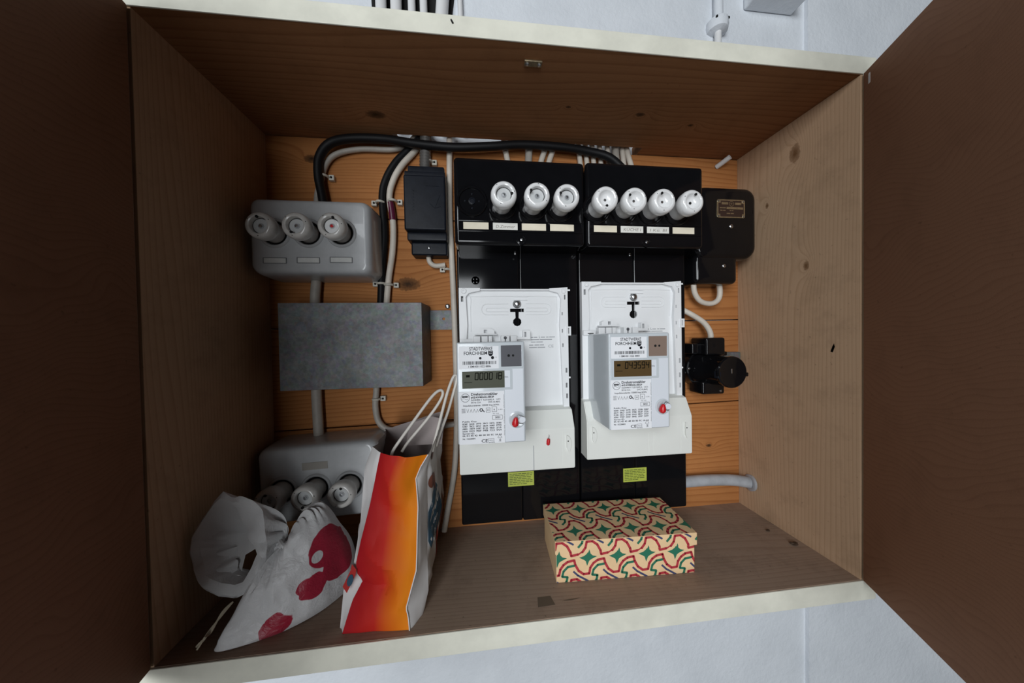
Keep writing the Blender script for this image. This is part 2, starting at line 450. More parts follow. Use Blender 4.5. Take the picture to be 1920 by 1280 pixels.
MB().box(853, 872, CD, CD + 1.4, -0.5, 675.5, 0.6).build('painted_edge', 'cream_paint', cab)
# doors, swung open towards the viewer
def door(px, dirx, dird, sgn):
    nx, ndp = sgn * dird, -sgn * dirx          # outward normal in (x, d)
    L, T = 422, 14
    def xf(co):
        q = co - W(0, 0, 0); a, t, z = q.x * 1000, -q.y * 1000, q.z * 1000
        return W(px + dirx * a + nx * t, CD + 2.5 + dird * a + ndp * t, z)
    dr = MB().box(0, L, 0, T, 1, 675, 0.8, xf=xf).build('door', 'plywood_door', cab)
    for zc in (90, 585):                       # hinge knuckles on the outer edge
        MB().lathe([(3.2, -25), (3.2, 25)], xf(W(-1.5, T + 1.5, zc)), (0, 0, 1), 12).build('hinge', 'brass', dr)
    return dr, xf
ar = R_(26); al = R_(11)
door_r, xfr = door(850.5, -math.sin(ar), math.cos(ar), 1)
door_l, xfl = door(-0.5, math.sin(al), math.cos(al), -1)
MB().box(8, 11, -0.15, 0, 655, 668, xf=xfr).build('chipped_spot', 'white_print', door_r, label='pale chipped spot near the top hinge')
# catch plate under the top board
cp = MB().box(404, 426, 161, 169, 673.6, 676, 0.6).build('catch_plate', 'brass', cab)
for x in (407.5, 422.5): MB().lathe([(2.4, 0), (2.4, 0.8), (0.01, 1.4)], W(x, 165, 673.6), (0, 0, -1), 12).build('screw', 'steel', cp)
# old marks on the cabinet floor
MB().add([W(411, 158, 0.15), W(428, 158, 0.15), W(431, 171, 0.15), W(409, 172, 0.15)], [(0, 1, 2, 3)], False).build('glue_stain', 'floor_stain', cab)
MB().add([W(441, 167, 0.15), W(452, 165.6, 0.15), W(466, 165.5, 0.15), W(454, 167.6, 0.15)], [(0, 1, 2, 3)], False).build('scratch', 'floor_stain', cab)

# ------------------------------------------------------------------ fuse caps
def fuse_cap(parent, x, d, z, h, mat, dot=None, notch=0.0, rot=0.0, disc='glass_disc', r=18.0, bowl=False):
    k = r / 18.0
    head = [(14.2, 0), (14.2, h - 20), (15.0, h - 17.5), (17.4, h - 16), (18.3, h - 13), (18.4, h - 6), (17.4, h - 2.4), (15.4, h - 0.5), (13.2, h), (11.6, h - 0.7)]
    o = W(x, d, z)
    if bowl: prof = head + [(10.6, h - 2.6), (9.2, h - 5.0), (7.0, h - 6.8), (4.0, h - 7.8), (0.01, h - 8.2)]
    else: prof = head + [(11.2, h - 1.8), (11.0, h - 7.0), (0.01, h - 7.2)]
    c = MB().lathe([(a * k, b) for a, b in prof], o, OUT, 40).build('fuse_cap', mat, parent)
    if not bowl:
        MB().lathe([(11.0 * k, -0.2), (10.9 * k, 0.15), (10.2 * k, 0.2)], o + OUT * (h - 6.9) / 1000, OUT, 28).build('disc_joint', 'black_hole', c)
        MB().lathe([(10.0 * k, 0), (10.0 * k, 0.7), (9.4 * k, 1.0), (4.0, 0.6), (3.6, 1.4), (0.01, 1.4)], o + OUT * (h - 7.2) / 1000, OUT, 28).build('viewing_disc', disc, c)
        MB().lathe([(3.4, 0), (3.4, 0.5), (2.6, 0.6), (2.4, 0.0)], o + OUT * (h - 5.9) / 1000, OUT, 18).build('indicator_ring', 'ink_faint', c)
    MB().lathe([(2.2, 0), (2.0, 0.8), (0.01, 1.0)], o + OUT * (h - (8.2 if bowl else 5.7)) / 1000, OUT, 14).build('indicator', dot or 'steel', c)
    for q in range(3):
        a = rot + q * 2.094
        MB().lathe([(0.95, 0), (0.95, 0.9), (0.01, 0.95)], W(x + 14.6 * k * math.cos(a), d + h - 1.25, z + 14.6 * k * math.sin(a)), OUT, 8).build('test_hole', 'black_hole', c)
    a = rot + 1.0 + notch
    MB().lathe([(1.9, 0), (1.9, 1.6), (0.01, 1.7)], W(x + 11.0 * k * math.cos(a), d + h - 1.6, z + 11.0 * k * math.sin(a)), OUT, 10).build('key_notch', 'black_hole', c)
    return c

# ------------------------------------------------------------------ grey fuse boxes on the left
def grey_fuse_box(label, x0, x1, z0, z1, D, caps, labels, plate=None, rings=True, tilt=0.0):
    cx, cz = (x0 + x1) / 2, (z0 + z1) / 2
    t = thing('fuse_box', label, 'fuse box', W(cx, 0, z0), 'grey enamelled fuse boxes')
    def xf(co):
        q = co - W(cx, 0, cz); x, z = q.x, q.z
        q.x = x * math.cos(tilt) - z * math.sin(tilt); q.z = x * math.sin(tilt) + z * math.cos(tilt)
        return W(cx, 0, cz) + q
    # domed sheet housing: base footprint larger than the face, generous rounded edges
    mb = MB(); rows = []
    prof = [(0, 0.0, 14), (0, D * 0.35, 14), (1.0, D * 0.70, 14), (2.2, D * 0.86, 13), (4.2, D * 0.95, 12), (6.8, D * 0.99, 10), (10, D, 8)]
    for ins, d, r in prof:
        rows.append([xf(W(px, d, pz)) for px, pz in rrect(x0 + ins, x1 - ins, z0 + ins, z1 - ins, max(r, 4), 6)])
    mb.grid(rows, close=True)
    b = len(mb.v) - len(rows[-1]); mb.add([], []); mb.f.append(tuple(range(b, len(mb.v)))); mb.sm.append(True)
    mb.build('housing', 'grey_enamel', t, angle=60)
    for i, (x, z, dot, disc, nt_) in enumerate(caps):
        p = xf(W(x, D, z)); q = p - W(0, 0, 0); X, Zz = q.x * 1000, q.z * 1000
        ring = MB().lathe([(17.2, -1), (17.2, 1.2), (18.2, 2.2), (20.2, 2.2), (21.6, 0.6), (22.0, -1)], W(X, D, Zz), OUT, 40).build('socket_ring', 'grey_enamel', t)
        MB().lathe([(17.3, 0.2), (0.01, 0.3)], W(X, D, Zz), OUT, 32).build('socket_gap', 'black_hole', ring)
        fuse_cap(t, X, D, Zz, 34, 'porcelain_old', dot, nt_, 0.5 + i * 1.9, disc)
    for (xa, xb, za, zb) in labels:
        fr = MB().prism(rrect(xa - 1.1, xb + 1.1, za - 1.0, zb + 1.0, 0.8, 2), D - 0.5, D + 1.0, [list(reversed([(xa, za), (xb, za), (xb, zb), (xa, zb)]))]).build('label_frame', 'frame_grey', t)
        MB().box(xa, xb, D - 0.4, D + 0.35, za, zb).build('label_strip', 'grey_strip', fr)
    if plate:
        xa, xb, za, zb = plate; MB().box(xa, xb, D - 0.3, D + 0.5, za, zb, xf=xf).build('type_plate', 'tan_strip', t)
    return t
grey_fuse_box('grey enamelled fuse box high on the left, with three paper label frames', 10, 183, 434, 549, 60,
              [(48, 495, None, 'glass_disc', 0.2), (94, 496, None, 'glass_disc', 0.9), (140, 497, 'red_seal', 'porcelain', 2.2)],
              [(32, 62, 451.5, 458.5), (78, 108, 452.5, 459.5), (124, 154, 453.5, 460.5)])
grey_fuse_box('grey enamelled fuse box low on the left, half hidden behind the paper bag', 12, 186, 64, 182, 60,
              [(48, 116.5, None, 'glass_disc', 0.2), (95, 116, None, 'glass_disc', 1.2), (143, 115.5, None, 'glass_disc', 2.4)], [], plate=(77, 113, 144, 155), tilt=R_(2.0))

# ------------------------------------------------------------------ galvanised box
t = thing('metal_junction_box', 'plain galvanised sheet metal box between the two grey fuse boxes', 'junction box', W(154, 0, 263))
zc = MB().box(47, 257, 4, 60, 263, 393, 0.7, 2)
for v in zc.v:                                     # the folded flanks splay out a little towards the back
    q = (60 + v.y * 1000) / 56; v.x += (q * 0.0035 - 0.0025) * (1 if v.x > 0.15 else -0.6)
zc.build('cover', 'zinc', t)
MB().box(50, 254, 0, 6, 266, 390, 0.5).build('base', 'zinc', t)
tabp = MB().prism(rrect(250, 296, 352, 386, 2, 2), 0.2, 2.0, [list(reversed(circ(281, 371, 2.5, 12)))]).build('mounting_tab', 'zinc', t)
screw(t, 288, 1.6, 393, 4.2, 'bolt')

# ------------------------------------------------------------------ small black box with corrugated conduit
t = thing('terminal_box', 'small stepped black bakelite box under a corrugated conduit', 'junction box', W(260, 0, 480))
MB().box(233, 292, 0, 24, 476, 498, 3, 3, 'front').build('lower_cap', 'black_worn', t)
MB().box(229, 293, 0, 34, 497, 511, 2.5, 2, 'front').build('lower_band', 'black_worn', t)
MB().box(231, 290, 0, 30, 604, 620, 2.5, 2, 'front').build('upper_cap', 'black_worn', t)
MB().box(228, 292, 0, 39, 597, 606, 1.6, 2, 'front').build('upper_band', 'black_worn', t)
MB().box(227.5, 293, 0, 45, 510, 597.5, 3, 3, 'front').build('cover', 'black_worn', t)
emb = MB()
for k in range(7): emb.box(240 + 0.4 * (k % 2), 243.5, 44.9, 45.4, 540 + k * 5, 542.4 + k * 5, 0.3)
for (a, b_) in (((276, 545), (284, 566)), ((276, 545), (285, 548)), ((268, 552), (276, 545)), ((262, 580), (283, 580))):
    v0, v1 = Vector((a[0], 45, a[1])), Vector((b_[0], 45, b_[1])); emb.tube([W(*v0), W(*v1)], 0.5, 6, 1)
emb.build('embossing', 'black_worn', t)
screw(t, 262, 24, 488, 2.6)
t = tag(MB().lathe([(9.5 if k % 2 else 7.2, k * 2.6) for k in range(28)] + [(0.01, 28 * 2.6)], W(256, 14, 612), (0.03, 0.05, 1), 18).build('corrugated_conduit', 'conduit_steel', angle=80), 'dark corrugated conduit rising from the small black box', 'conduit')

# ------------------------------------------------------------------ black meter panels and fuse boxes
def meter_panel(label, x0, x1, zt, sticker, mark):
    t = thing('meter_backboard', label, 'meter board', W((x0 + x1) / 2, 0, 26), 'black bakelite meter boards')
    xm = (x0 + x1) / 2 + 1
    MB().box(x0, xm, 0, 39.3, 26, zt, 3.2, 3, 'front').build('panel_half', 'black_bakelite', t)
    MB().box(xm, x1, 0, 40, 26, zt, 3.2, 3, 'front').build('panel_half', 'black_bakelite', t)
    s = MB().box(sticker[0], sticker[1], 39, 40.4, sticker[2], sticker[3]).build('sticker', 'yellow_green', t, label='yellow-green notice sticker')
    tx = MB(); random.seed(int(x0)); rows = 7
    for k in range(rows):
        z = sticker[3] - 3.2 - k * (sticker[3] - sticker[2] - 4) / rows; x = sticker[0] + 2.2
        while x < sticker[1] - 5:
            w = random.uniform(3, 9); w = min(w, sticker[1] - 2.5 - x); tx.rect(x, x + w, z - 0.65, z + 0.65, 40.5); x += w + 1.0
            if k == rows - 1 and x > sticker[0] + 26: break
    tx.build('printed_lines', 'green_ink', s, smooth=False)
    for q, (mx, mz) in enumerate(mark):
        mk = MB().lathe([(7.4, 0), (7.4, 0.5), (6.7, 0.5), (6.7, 0)], W(mx, 39.6, mz), OUT, 24)
        for k in range(4): mk.lathe([(1.8, 0), (1.5, 0.5), (0.01, 0.6)], W(mx - 2.6 + 5.2 * (k % 2), 39.6, mz - 2.6 + 5.2 * (k // 2)), OUT, 10)
        mk.build('embossed_mark', 'black_bakelite', t)
    screw(t, xm - 6, 38.8, zt - 24, 2.2)
    return t
meter_panel('black meter panel carrying the left meter', 308, 511, 500, (386, 430, 86, 110), [(338, 431), (470, 430)])
meter_panel('black meter panel carrying the right meter', 513, 709, 500, (589, 632, 79, 103), [])

def black_fuse_box(label, x0, x1, z0, z1, sockets, labx, writing):
    D = 82
    t = thing('fuse_box', label, 'fuse box', W((x0 + x1) / 2, 0, z0), 'black bakelite fuse boxes')
    MB().box(x0, x1, 0, D, z0, z1, 6, 4, 'front').build('housing', 'black_bakelite', t)
    # shallow raised rail that holds the label strips, and the screw recess below it
    MB().box(x0 + 5, x1 - 5, D - 1, D + 1.0, 496.0, 497.6, 0.5).build('label_rail', 'black_bakelite', t)
    MB().box(x0 + 5, x1 - 5, D - 1, D + 1.0, 511.4, 513.0, 0.5).build('label_rail', 'black_bakelite', t)
    for i, lx in enumerate(labx):
        ls = MB().box(lx - 19, lx + 18.5, D - 0.4, D + 0.7, 499.4, 509.6).build('label_strip', 'paper_strip' if writing[i] is None else 'paper_plain', t)
        if writing[i]:
            MB().text(writing[i], lx - 15, 502, D + 0.85, 6.4, 29, shear=0.15).build('handwriting', 'pencil', ls, smooth=False)
    for i, (x, z, cap) in enumerate(sockets):
        rg = MB().lathe([(23.4, -1), (23.0, 1.2), (21.6, 2.6), (19.8, 2.6), (18.6, 1.2), (18.4, 0.25), (0.01, 0.2)], W(x, D, z), OUT, 40).build('socket_ring', 'black_bakelite', t)
        if cap is None:
            MB().lathe([(5.2, 0), (5.0, 1.6), (3.6, 2.0), (3.2, 1.2), (0.01, 1.2)], W(x, D, z), OUT, 20).build('contact', 'black_worn', rg)
            for q in range(4): MB().lathe([(1.4, 0), (1.2, 0.9), (0.01, 1)], W(x + 10.5 * math.cos(q * 1.571), D + 0.2, z + 10.5 * math.sin(q * 1.571)), OUT, 10).build('contact_screw', 'black_worn', rg)
        else:
            fuse_cap(t, x, D, z, 37, 'porcelain', *cap, bowl=len(cap) > 3)
    MB().lathe([(8, -3), (8, 0.3), (5.5, 0.6), (5.2, -1.5), (0.01, -1.6)], W((x0 + x1) / 2, D, z0 + 8), OUT, 20).build('screw_recess', 'black_bakelite', t)
    screw(t, (x0 + x1) / 2, D - 1.2, z0 + 8, 2.6)
    return t
black_fuse_box('black fuse box on the left with three white screw caps and one empty socket', 309, 510, 477, 607,
    [(335.5, 541, None), (380.5, 537, (None, 5.1, 0.2)), (428, 537, (None, 0.1, 1.5)), (471.5, 536.5, (None, 1.5, 0.3))],
    [341, 385, 429, 473], [None, 'D.Zimmer', None, None])
black_fuse_box('black fuse box on the right with a full row of four white screw caps', 512.5, 711, 477, 609,
    [(529.5, 535.5, ('steel', 3.3, 0.4, 'porcelain')), (574, 535.5, ('steel', 1.3, 0.3, 'porcelain')), (619, 535.5, ('steel', 0.6, 0.4, 'porcelain')), (664.5, 535.5, ('black_hole', -0.4, 0.6, 'porcelain'))],
    [543, 587, 631, 675], [None, 'KÜCHE I', 'I Kü. Bl', None])

# ------------------------------------------------------------------ meter mounting adapters
def adapter(label, x0, zt, holes_low, seal, knob_left):
    t = thing('meter_adapter', label, 'meter mount', W(x0 + 90, 40, zt - 292), 'white meter mounting plates')
    X = lambda u: x0 + u
    Zf = lambda v: zt - v
    def rc(u0, u1, v0, v1): return [(X(u0), Zf(v0)), (X(u0), Zf(v1)), (X(u1), Zf(v1)), (X(u1), Zf(v0))]
    key = []
    key += [(X(83), Zf(33)), (X(83), Zf(38.5)), (X(91.5), Zf(38.5)), (X(91.8), Zf(49))]
    for k in range(9):
        a = R_(115 + k * 310 / 8); key.append((X(94.5) + 7.2 * math.cos(a), Zf(55) + 7.2 * math.sin(a)))
    key += [(X(97.2), Zf(49)), (X(97.5), Zf(38.5)), (X(106), Zf(38.5)), (X(106), Zf(33))]
    outer = [(X(0), Zf(0)), (X(0), Zf(262)), (X(179), Zf(262)), (X(179), Zf(2)), (X(150), Zf(2)), (X(30), Zf(2)), (X(22), Zf(0))]
    slots = [rc(3.5, 7, 13, 22), rc(173, 175.5, 11, 19), rc(168.5, 170.2, 40, 45), rc(168.5, 170.2, 68, 74), rc(169, 171, 92, 98), rc(174, 177, 133, 141), rc(174, 177, 158, 166), rc(174.5, 177.5, 176, 184)]
    MB().prism(outer, 40.3, 43.5, [key] + slots).build('plate', 'white_plastic', t)
    # raised side rails with the slots of the snap-on cover
    sl = [rc(3.5, 7, 13, 22)]
    if holes_low: sl.append(rc(8.0, 9.6, 55, 62))
    MB().prism([(X(0), Zf(0)), (X(0), Zf(200)), (X(11), Zf(200)), (X(11), Zf(84)), (X(13), Zf(60)), (X(11), Zf(14)), (X(16), Zf(8)), (X(34), Zf(4)), (X(34), Zf(0))], 43.5, 50, [rc(3.5, 7, 13, 22)]).build('side_rail', 'white_plastic', t)
    MB().prism([(X(148), Zf(0.5)), (X(179), Zf(-1.5)), (X(179.5), Zf(200)), (X(170), Zf(205)), (X(167), Zf(110)), (X(165), Zf(60)), (X(168), Zf(18)), (X(163), Zf(8)), (X(148), Zf(4))], 43.5, 50,
               [rc(173, 175.5, 11, 19), rc(168.5, 170.2, 40, 45), rc(168.5, 170.2, 68, 74), rc(169, 171, 92, 98), rc(174, 177, 133, 141), rc(174, 177, 158, 166), rc(174.5, 177.5, 176, 184)]).build('side_rail', 'white_plastic', t)
    MB().prism([(X(176), Zf(64)), (X(183.5), Zf(64)), (X(183.5), Zf(79)), (X(176), Zf(79))], 44, 52, [rc(178.2, 180.6, 66.5, 76)]).build('snap_tab', 'white_plastic', t)
    MB().box(X(178), X(183), 46, 48.5, Zf(151), Zf(148), 0.6).build('snap_pin', 'white_plastic', t)
    MB().box(X(178), X(184), 46, 48.5, Zf(4.5), Zf(1.5), 0.6).build('snap_pin', 'white_plastic', t)
    for u in (8, 172): MB().lathe([(4.4, 0), (4.4, 7), (3.9, 7.8), (1.4, 7.8), (1.3, 6), (0.01, 6)], W(X(u), 43.5, Zf(4.8)), OUT, 18).build('corner_boss', 'white_plastic', t)
    MB().box(X(34), X(148), 43.5, 48.5, Zf(3.6), Zf(1.0), 0.5).build('top_rim', 'white_plastic', t)
    # pressed oval ridges
    for (a, b_, c_, e) in ((36, 152, 25, 43), (43, 146, 32, 38)):
        rr = (e - c_) / 2
        for sg, ua, ub in ((-1, 80, a + rr), (1, 109, b_ - rr)):
            pts = [W(X(ua), 43.7, Zf(c_))] + [W(X(ub) + sg * rr * math.sin(R_(q)), 43.7, Zf(c_ + rr) + rr * math.cos(R_(q))) for q in range(0, 181, 20)] + [W(X(ua), 43.7, Zf(e))]
            MB().tube(pts, 0.75, 6, 1).build('pressed_ridge', 'white_plastic', t)
    MB().tube([W(X(18), 43.7, Zf(70)), W(X(19), 43.7, Zf(18)), W(X(28), 43.7, Zf(13)), W(X(150), 43.7, Zf(13)), W(X(161), 43.7, Zf(18)), W(X(162), 43.7, Zf(58))], 0.7, 6, 4).build('pressed_ridge', 'white_plastic', t)
    for v in (12.5, 18.5): MB().box(X(88), X(112), 43.5, 45.5, Zf(v + 1.0), Zf(v), 0.3).build('stop_rib', 'white_plastic', t)
    MB().lathe([(7.0, 0), (7.0, 1.2), (6.0, 2.0), (5.8, 3.2), (4.5, 4.8), (2.2, 5.6), (0.01, 5.8)], W(X(94.5), 43.5, Zf(25.5)), OUT, 24).build('hanging_screw', 'steel', t)
    # hooks and ledges above the meter
    du = 0 if not knob_left else 4
    MB().box(X(24 + du), X(60 + du), 43.5, 56, Zf(76), Zf(74), 0.4).build('cradle_ledge', 'white_plastic', t)
    MB().prism([(X(28 + du), Zf(74)), (X(28 + du), Zf(68)), (X(33 + du), Zf(66)), (X(50 + du), Zf(66)), (X(56 + du), Zf(69)), (X(56 + du), Zf(74))], 43.5, 55, [[(X(39 + du), Zf(67.5)), (X(39 + du), Zf(73)), (X(44 + du), Zf(73)), (X(44 + du), Zf(67.5))]]).build('cradle_clip', 'white_plastic', t)
    for (u0, u1) in ((22, 33), (35, 45), (46, 52), (66, 80), (81.5, 92)):
        MB().box(X(u0 + du), X(u1 + du), 43.5, 57, Zf(89), Zf(77.5), 0.8).build('contact_pocket', 'white_plastic', t)
    MB().lathe([(2.6, 0), (2.6, 0.5), (0.01, 0.5)], W(X(73 + du), 56.9, Zf(81)), OUT, 14).build('pocket_hole', 'ink_shadow', t)
    MB().box(X(72.2 + du), X(73.8 + du), 56.5, 57.4, Zf(87.5), Zf(82)).build('pocket_slot', 'ink_shadow', t)
    MB().prism([(X(102), Zf(70)), (X(114), Zf(70)), (X(114), Zf(84)), (X(92), Zf(84)), (X(92), Zf(80)), (X(102), Zf(80))], 43.5, 55, [rc(104, 107.5, 72, 80)]).build('release_hook', 'white_plastic', t)
    MB().box(X(0.5), X(22), 43.5, 54, Zf(90), Zf(82), 0.6).build('corner_ledge', 'white_plastic', t)
    MB().box(X(8), X(18), 53.9, 54.3, Zf(88), Zf(86.6)).build('ledge_slot', 'black_hole', t)
    # moulded type text
    tx = MB(); u = 117 if not knob_left else 112
    tx.line([(X(u + 14), Zf(78.5)), (X(u + 14), Zf(82)), (X(u + 16), Zf(82))], 0.8, 43.62)
    for (ua, ub, v) in ((0, 4, 81), (5, 11, 81), (17, 24, 81), (26, 30, 81), (31, 41, 81), (0, 14, 85), (15, 36, 85), (0, 8, 89), (9, 20, 89), (-3, 4, 94), (6, 14, 94), (15, 22, 94), (-3, 10, 98), (11, 24, 98)):
        tx.rect(X(u + ua), X(u + ub), Zf(v + 0.7), Zf(v - 0.7), 43.62)
    tx.text('CE', X(u + 29), Zf(98.5), 43.62, 6.5, 9)
    tx.build('type_print', 'ink_faint', t, smooth=False)
    # terminal cover: deep box with a sloping top
    prof = [(43, 228), (72, 198), (72, 296 - 3), (69, 296), (41, 296)]
    mb = MB(); A = [W(X(-1.5), d, Zf(v)) for d, v in prof]; B = [W(X(181), d, Zf(v)) for d, v in prof]
    prof = [(44, 196), (58, 200), (71, 226), (72, 229), (72, 290), (70.5, 292.5), (41, 292.5)]
    A = [W(X(-2), d, Zf(v)) for d, v in prof]; B = [W(X(181), d, Zf(v)) for d, v in prof]; n = len(prof)
    mb = MB().add(A + B, [tuple(range(n)), tuple(reversed(range(n, 2 * n)))] + [(i, i + n, (i + 1) % n + n, (i + 1) % n) for i in range(n)])
    b = bmesh.new(); bv = [b.verts.new(p) for p in mb.v]
    for f in mb.f: b.faces.new([bv[i] for i in f])
    bmesh.ops.recalc_face_normals(b, faces=b.faces[:]); bmesh.ops.bevel(b, geom=[e for e in b.edges if e.calc_face_angle(0) > 0.9], offset=0.0012, segments=2, affect='EDGES')
    cvm = MB().bm(b); cvm.wn = True; cv = cvm.build('terminal_cover', 'cream_plastic', t)
    for u in ((113,) if not knob_left else (104, 113)):
        MB().box(X(u), X(u + 1.0), 71.9, 72.5, Zf(291), Zf(252 if u > 110 else 254)).build('cover_rib', 'ink_faint' if not knob_left else 'cream_plastic', cv)
    MB().box(X(161), X(161.8), 71.9, 72.4, Zf(290), Zf(232)).build('cover_rib', 'cream_plastic', cv)
    for u in ((172,) if not knob_left else (11, 172)):
        bs = MB().prism([(X(u - 5), Zf(238)), (X(u - 1), Zf(240)), (X(u + 2), Zf(247)), (X(u + 2), Zf(256)), (X(u - 1), Zf(264)), (X(u - 2.5), Zf(264)), (X(u - 5), Zf(258))], 71.5, 75.0).build('finger_grip', 'cream_plastic', cv)
        MB().lathe([(1.1, 0), (1.0, 0.4), (0.01, 0.4)], W(X(u - 3), 74.9, Zf(247)), OUT, 10).build('grip_hole', 'black_hole', bs)
    if seal:
        sb = MB().lathe([(0.8, 0), (2.6, 1.5), (2.9, 6), (2.4, 10), (0.9, 11)], W(X(136), 75, Zf(252)), (0.12, 0, 1), 14).build('seal_tag', 'red_seal', cv)
        MB().tube([W(X(137), 75, Zf(241)), W(X(138.4), 74.5, Zf(238)), W(X(138.5), 72, Zf(236))], 0.4, 6, 3).build('seal_wire', 'steel', sb)
    return t
adapter('white mounting plate under the left meter, with a red seal tag on its cover', 311, 417, True, True, False)
adapter('white mounting plate under the right meter, with two finger grips on its cover', 514.5, 428, True, False, True)

# ------------------------------------------------------------------ electronic meters
SEG = {'0': 'abcdef', '1': 'bc', '3': 'abgcd', '4': 'fgbc', '5': 'afgcd', '8': 'abcdefg', '9': 'abcdfg'}
def seven(mb, ch, x, z, w, h, d, t=0.7):
    g = {'a': ((0, h), (w, h)), 'b': ((w, h), (w, h / 2)), 'c': ((w, h / 2), (w, 0)), 'd': ((0, 0), (w, 0)), 'e': ((0, h / 2), (0, 0)), 'f': ((0, h), (0, h / 2)), 'g': ((0, h / 2), (w, h / 2))}
    for s_ in SEG.get(ch, ''):
        (a, b_), (c_, e) = g[s_]; mb.line([(x + a + b_ * 0.06, z + b_), (x + c_ + e * 0.06, z + e)], t, d)
KEYS = [['0D8F 2AC8 7FF0 3BC1 E47A 0D80', '53B7 7BC2 0F57 3B34 0085 E722', 'A8E2 1BD9 D0B7 8125 9B0D 2F1B', '5336 E9C3 7E2F F9EB 7CC3 5F24'],
        ['6D68 33AB 0C72 0AF2 32FB E2B7', '4A19 E8C7 D27E 978B B62F 2C5A', 'F13B A9C7 D7AB D0A2 8B27 2C27', 'A3A4 F747 DD67 0442 3F87 2CF7']]
def meter(label, x0, zt, serial, reading, lcdmat, keys, wmat):
    w, h, D = 92, 138, 130
    t = thing('electricity_meter', label, 'meter', W(x0 + w / 2, 45, zt - h), 'electronic plug-in meters')
    X = lambda u: x0 + u
    Zf = lambda v: zt - v
    MB().box(x0, x0 + w, 46, D, zt - h, zt, 2.2, 3).build('housing', 'pale_plastic', t)
    MB().box(X(63.8), X(89.5), D - 0.3, D + 0.5, Zf(136.5), Zf(37), 0.4).build('face_panel', 'face_plastic', t)
    # upper label
    l1 = MB().box(X(3), X(56.5), D - 0.3, D + 0.7, Zf(36), Zf(5.5)).build('name_label', 'paper_white', t)
    d = D + 0.82
    tx = MB().text('STADTWERKE', X(17), Zf(11.2), d, 6.6, 31, bold=0.03).text('FORCHHEIM', X(9.5), Zf(17), d, 6.6, 31, bold=0.03)
    tx.poly([(X(42.2), Zf(12)), (X(42.2), Zf(16.5)), (X(43.4), Zf(18.4)), (X(45.4), Zf(19.6)), (X(47.4), Zf(18.4)), (X(48.6), Zf(16.5)), (X(48.6), Zf(12))], d)
    tx.poly(circ(X(31.5), Zf(21.6), 1.7, 16), d); tx.poly(circ(X(48), Zf(21.2), 2.1, 18), d)
    tx.text('IR', X(52), Zf(21.5), d, 2, 1.6)
    random.seed(3); u = 8.0
    while u < 52.5:
        bw = random.choice((0.35, 0.35, 0.7, 1.0)); tx.rect(X(u), X(u + bw), Zf(30), Zf(25.6), d); u += bw + random.choice((0.35, 0.4, 0.8))
    tx.text(serial, X(15), Zf(34), d, 3.6, 30, bold=0.02)
    tx.build('label_print', 'ink', l1, smooth=False)
    MB().line([(X(43.2), Zf(13.6)), (X(47.6), Zf(13.2))], 0.5, d + 0.1).line([(X(43.2), Zf(15.8)), (X(47.6), Zf(15.4))], 0.5, d + 0.1).build('crest_bars', 'paper_white', l1, smooth=False)
    # optical window
    fr = MB().prism(rrect(X(58), X(89.5), Zf(35.5), Zf(3.2), 1.0, 3), D - 0.2, D + 1.0, [list(reversed(rrect(X(59.4), X(87.6), Zf(33.8), Zf(5), 0.6, 2)))]).build('window_frame', 'pale_plastic', t)
    wn = MB().box(X(59), X(88), D - 0.2, D + 0.3, Zf(34.2), Zf(4.6)).build('optical_window', wmat, fr)
    MB().lathe([(1.8, 0), (1.8, 0.2), (0.01, 0.2)], W(X(70), D + 0.3, Zf(19)), OUT, 14).build('window_sensor', 'black_hole', fr)
    MB().lathe([(1.6, 0), (1.6, 0.2), (0.01, 0.2)], W(X(76), D + 0.3, Zf(19)), OUT, 14).build('window_sensor', 'black_hole', fr)
    # display
    bz = MB().prism(rrect(X(4), X(74.5), Zf(65), Zf(37), 1.0, 3), D - 0.2, D + 1.2, [list(reversed([(X(7), Zf(62)), (X(71), Zf(62)), (X(71), Zf(39)), (X(7), Zf(39))]))]).build('display_frame', 'pale_plastic', t)
    dg = MB().box(X(6.8), X(71.2), D - 0.2, D + 0.35, Zf(62.2), Zf(38.8)).build('display', lcdmat, bz)
    lc = MB(); u = 24.0
    for ch in reading: seven(lc, ch, X(u), Zf(50.5), 4.0, 9.0, D + 0.5, 1.2); u += 6.3
    lc.text('kWh', X(u + 0.6), Zf(49), D + 0.5, 3.2, 6).rect(X(12), X(17), Zf(47), Zf(44), D + 0.5)
    lc.line([(X(9.5), Zf(54)), (X(20), Zf(54))], 0.6, D + 0.5)
    lc.build('display_digits', 'lcd_ink', bz, smooth=False)
    # lower label
    l2 = MB().box(X(2), X(63), D - 0.3, D + 0.7, Zf(137.2), Zf(66.5)).build('rating_label', 'paper_white', t)
    tx = MB(); a = X(2); z = lambda v: Zf(66.5 + v)
    ring = circ(a + 8.6, z(8), 5.6, 28)
    tx.line(ring + [ring[0]], 0.5, d).text('EMH', a + 4.6, z(7.6), d, 3.2, 8, bold=0.08)
    tx.line([(a + 4.5, z(9.6)), (a + 7, z(8.8)), (a + 10, z(10.4)), (a + 12.8, z(9.4))], 0.35, d)
    tx.text('Drehstromzähler', a + 16, z(5.2), d, 5.0, 36, bold=0.05).text('eHZ-KW8E2A5L-0EK2P', a + 16, z(8.8), d, 3.3, 31, bold=0.05)
    tx.text('3x230/400 V  0,25-5(60) A', a + 16, z(12.2), d, 3.0, 31, bold=0.02).text('UC1', a + 50, z(12.2), d, 3.0, 5.4, bold=0.02)
    tx.text('50 Hz Cl.A', a + 16, z(15.6), d, 3.0, 13, bold=0.02).text('OVC III (4kV)', a + 39, z(15.6), d, 3.0, 16, bold=0.02)
    tx.text('Impulskonstante: 10000 Imp./kWh', a + 5.5, z(19.6), d, 3.1, 48, bold=0.02)
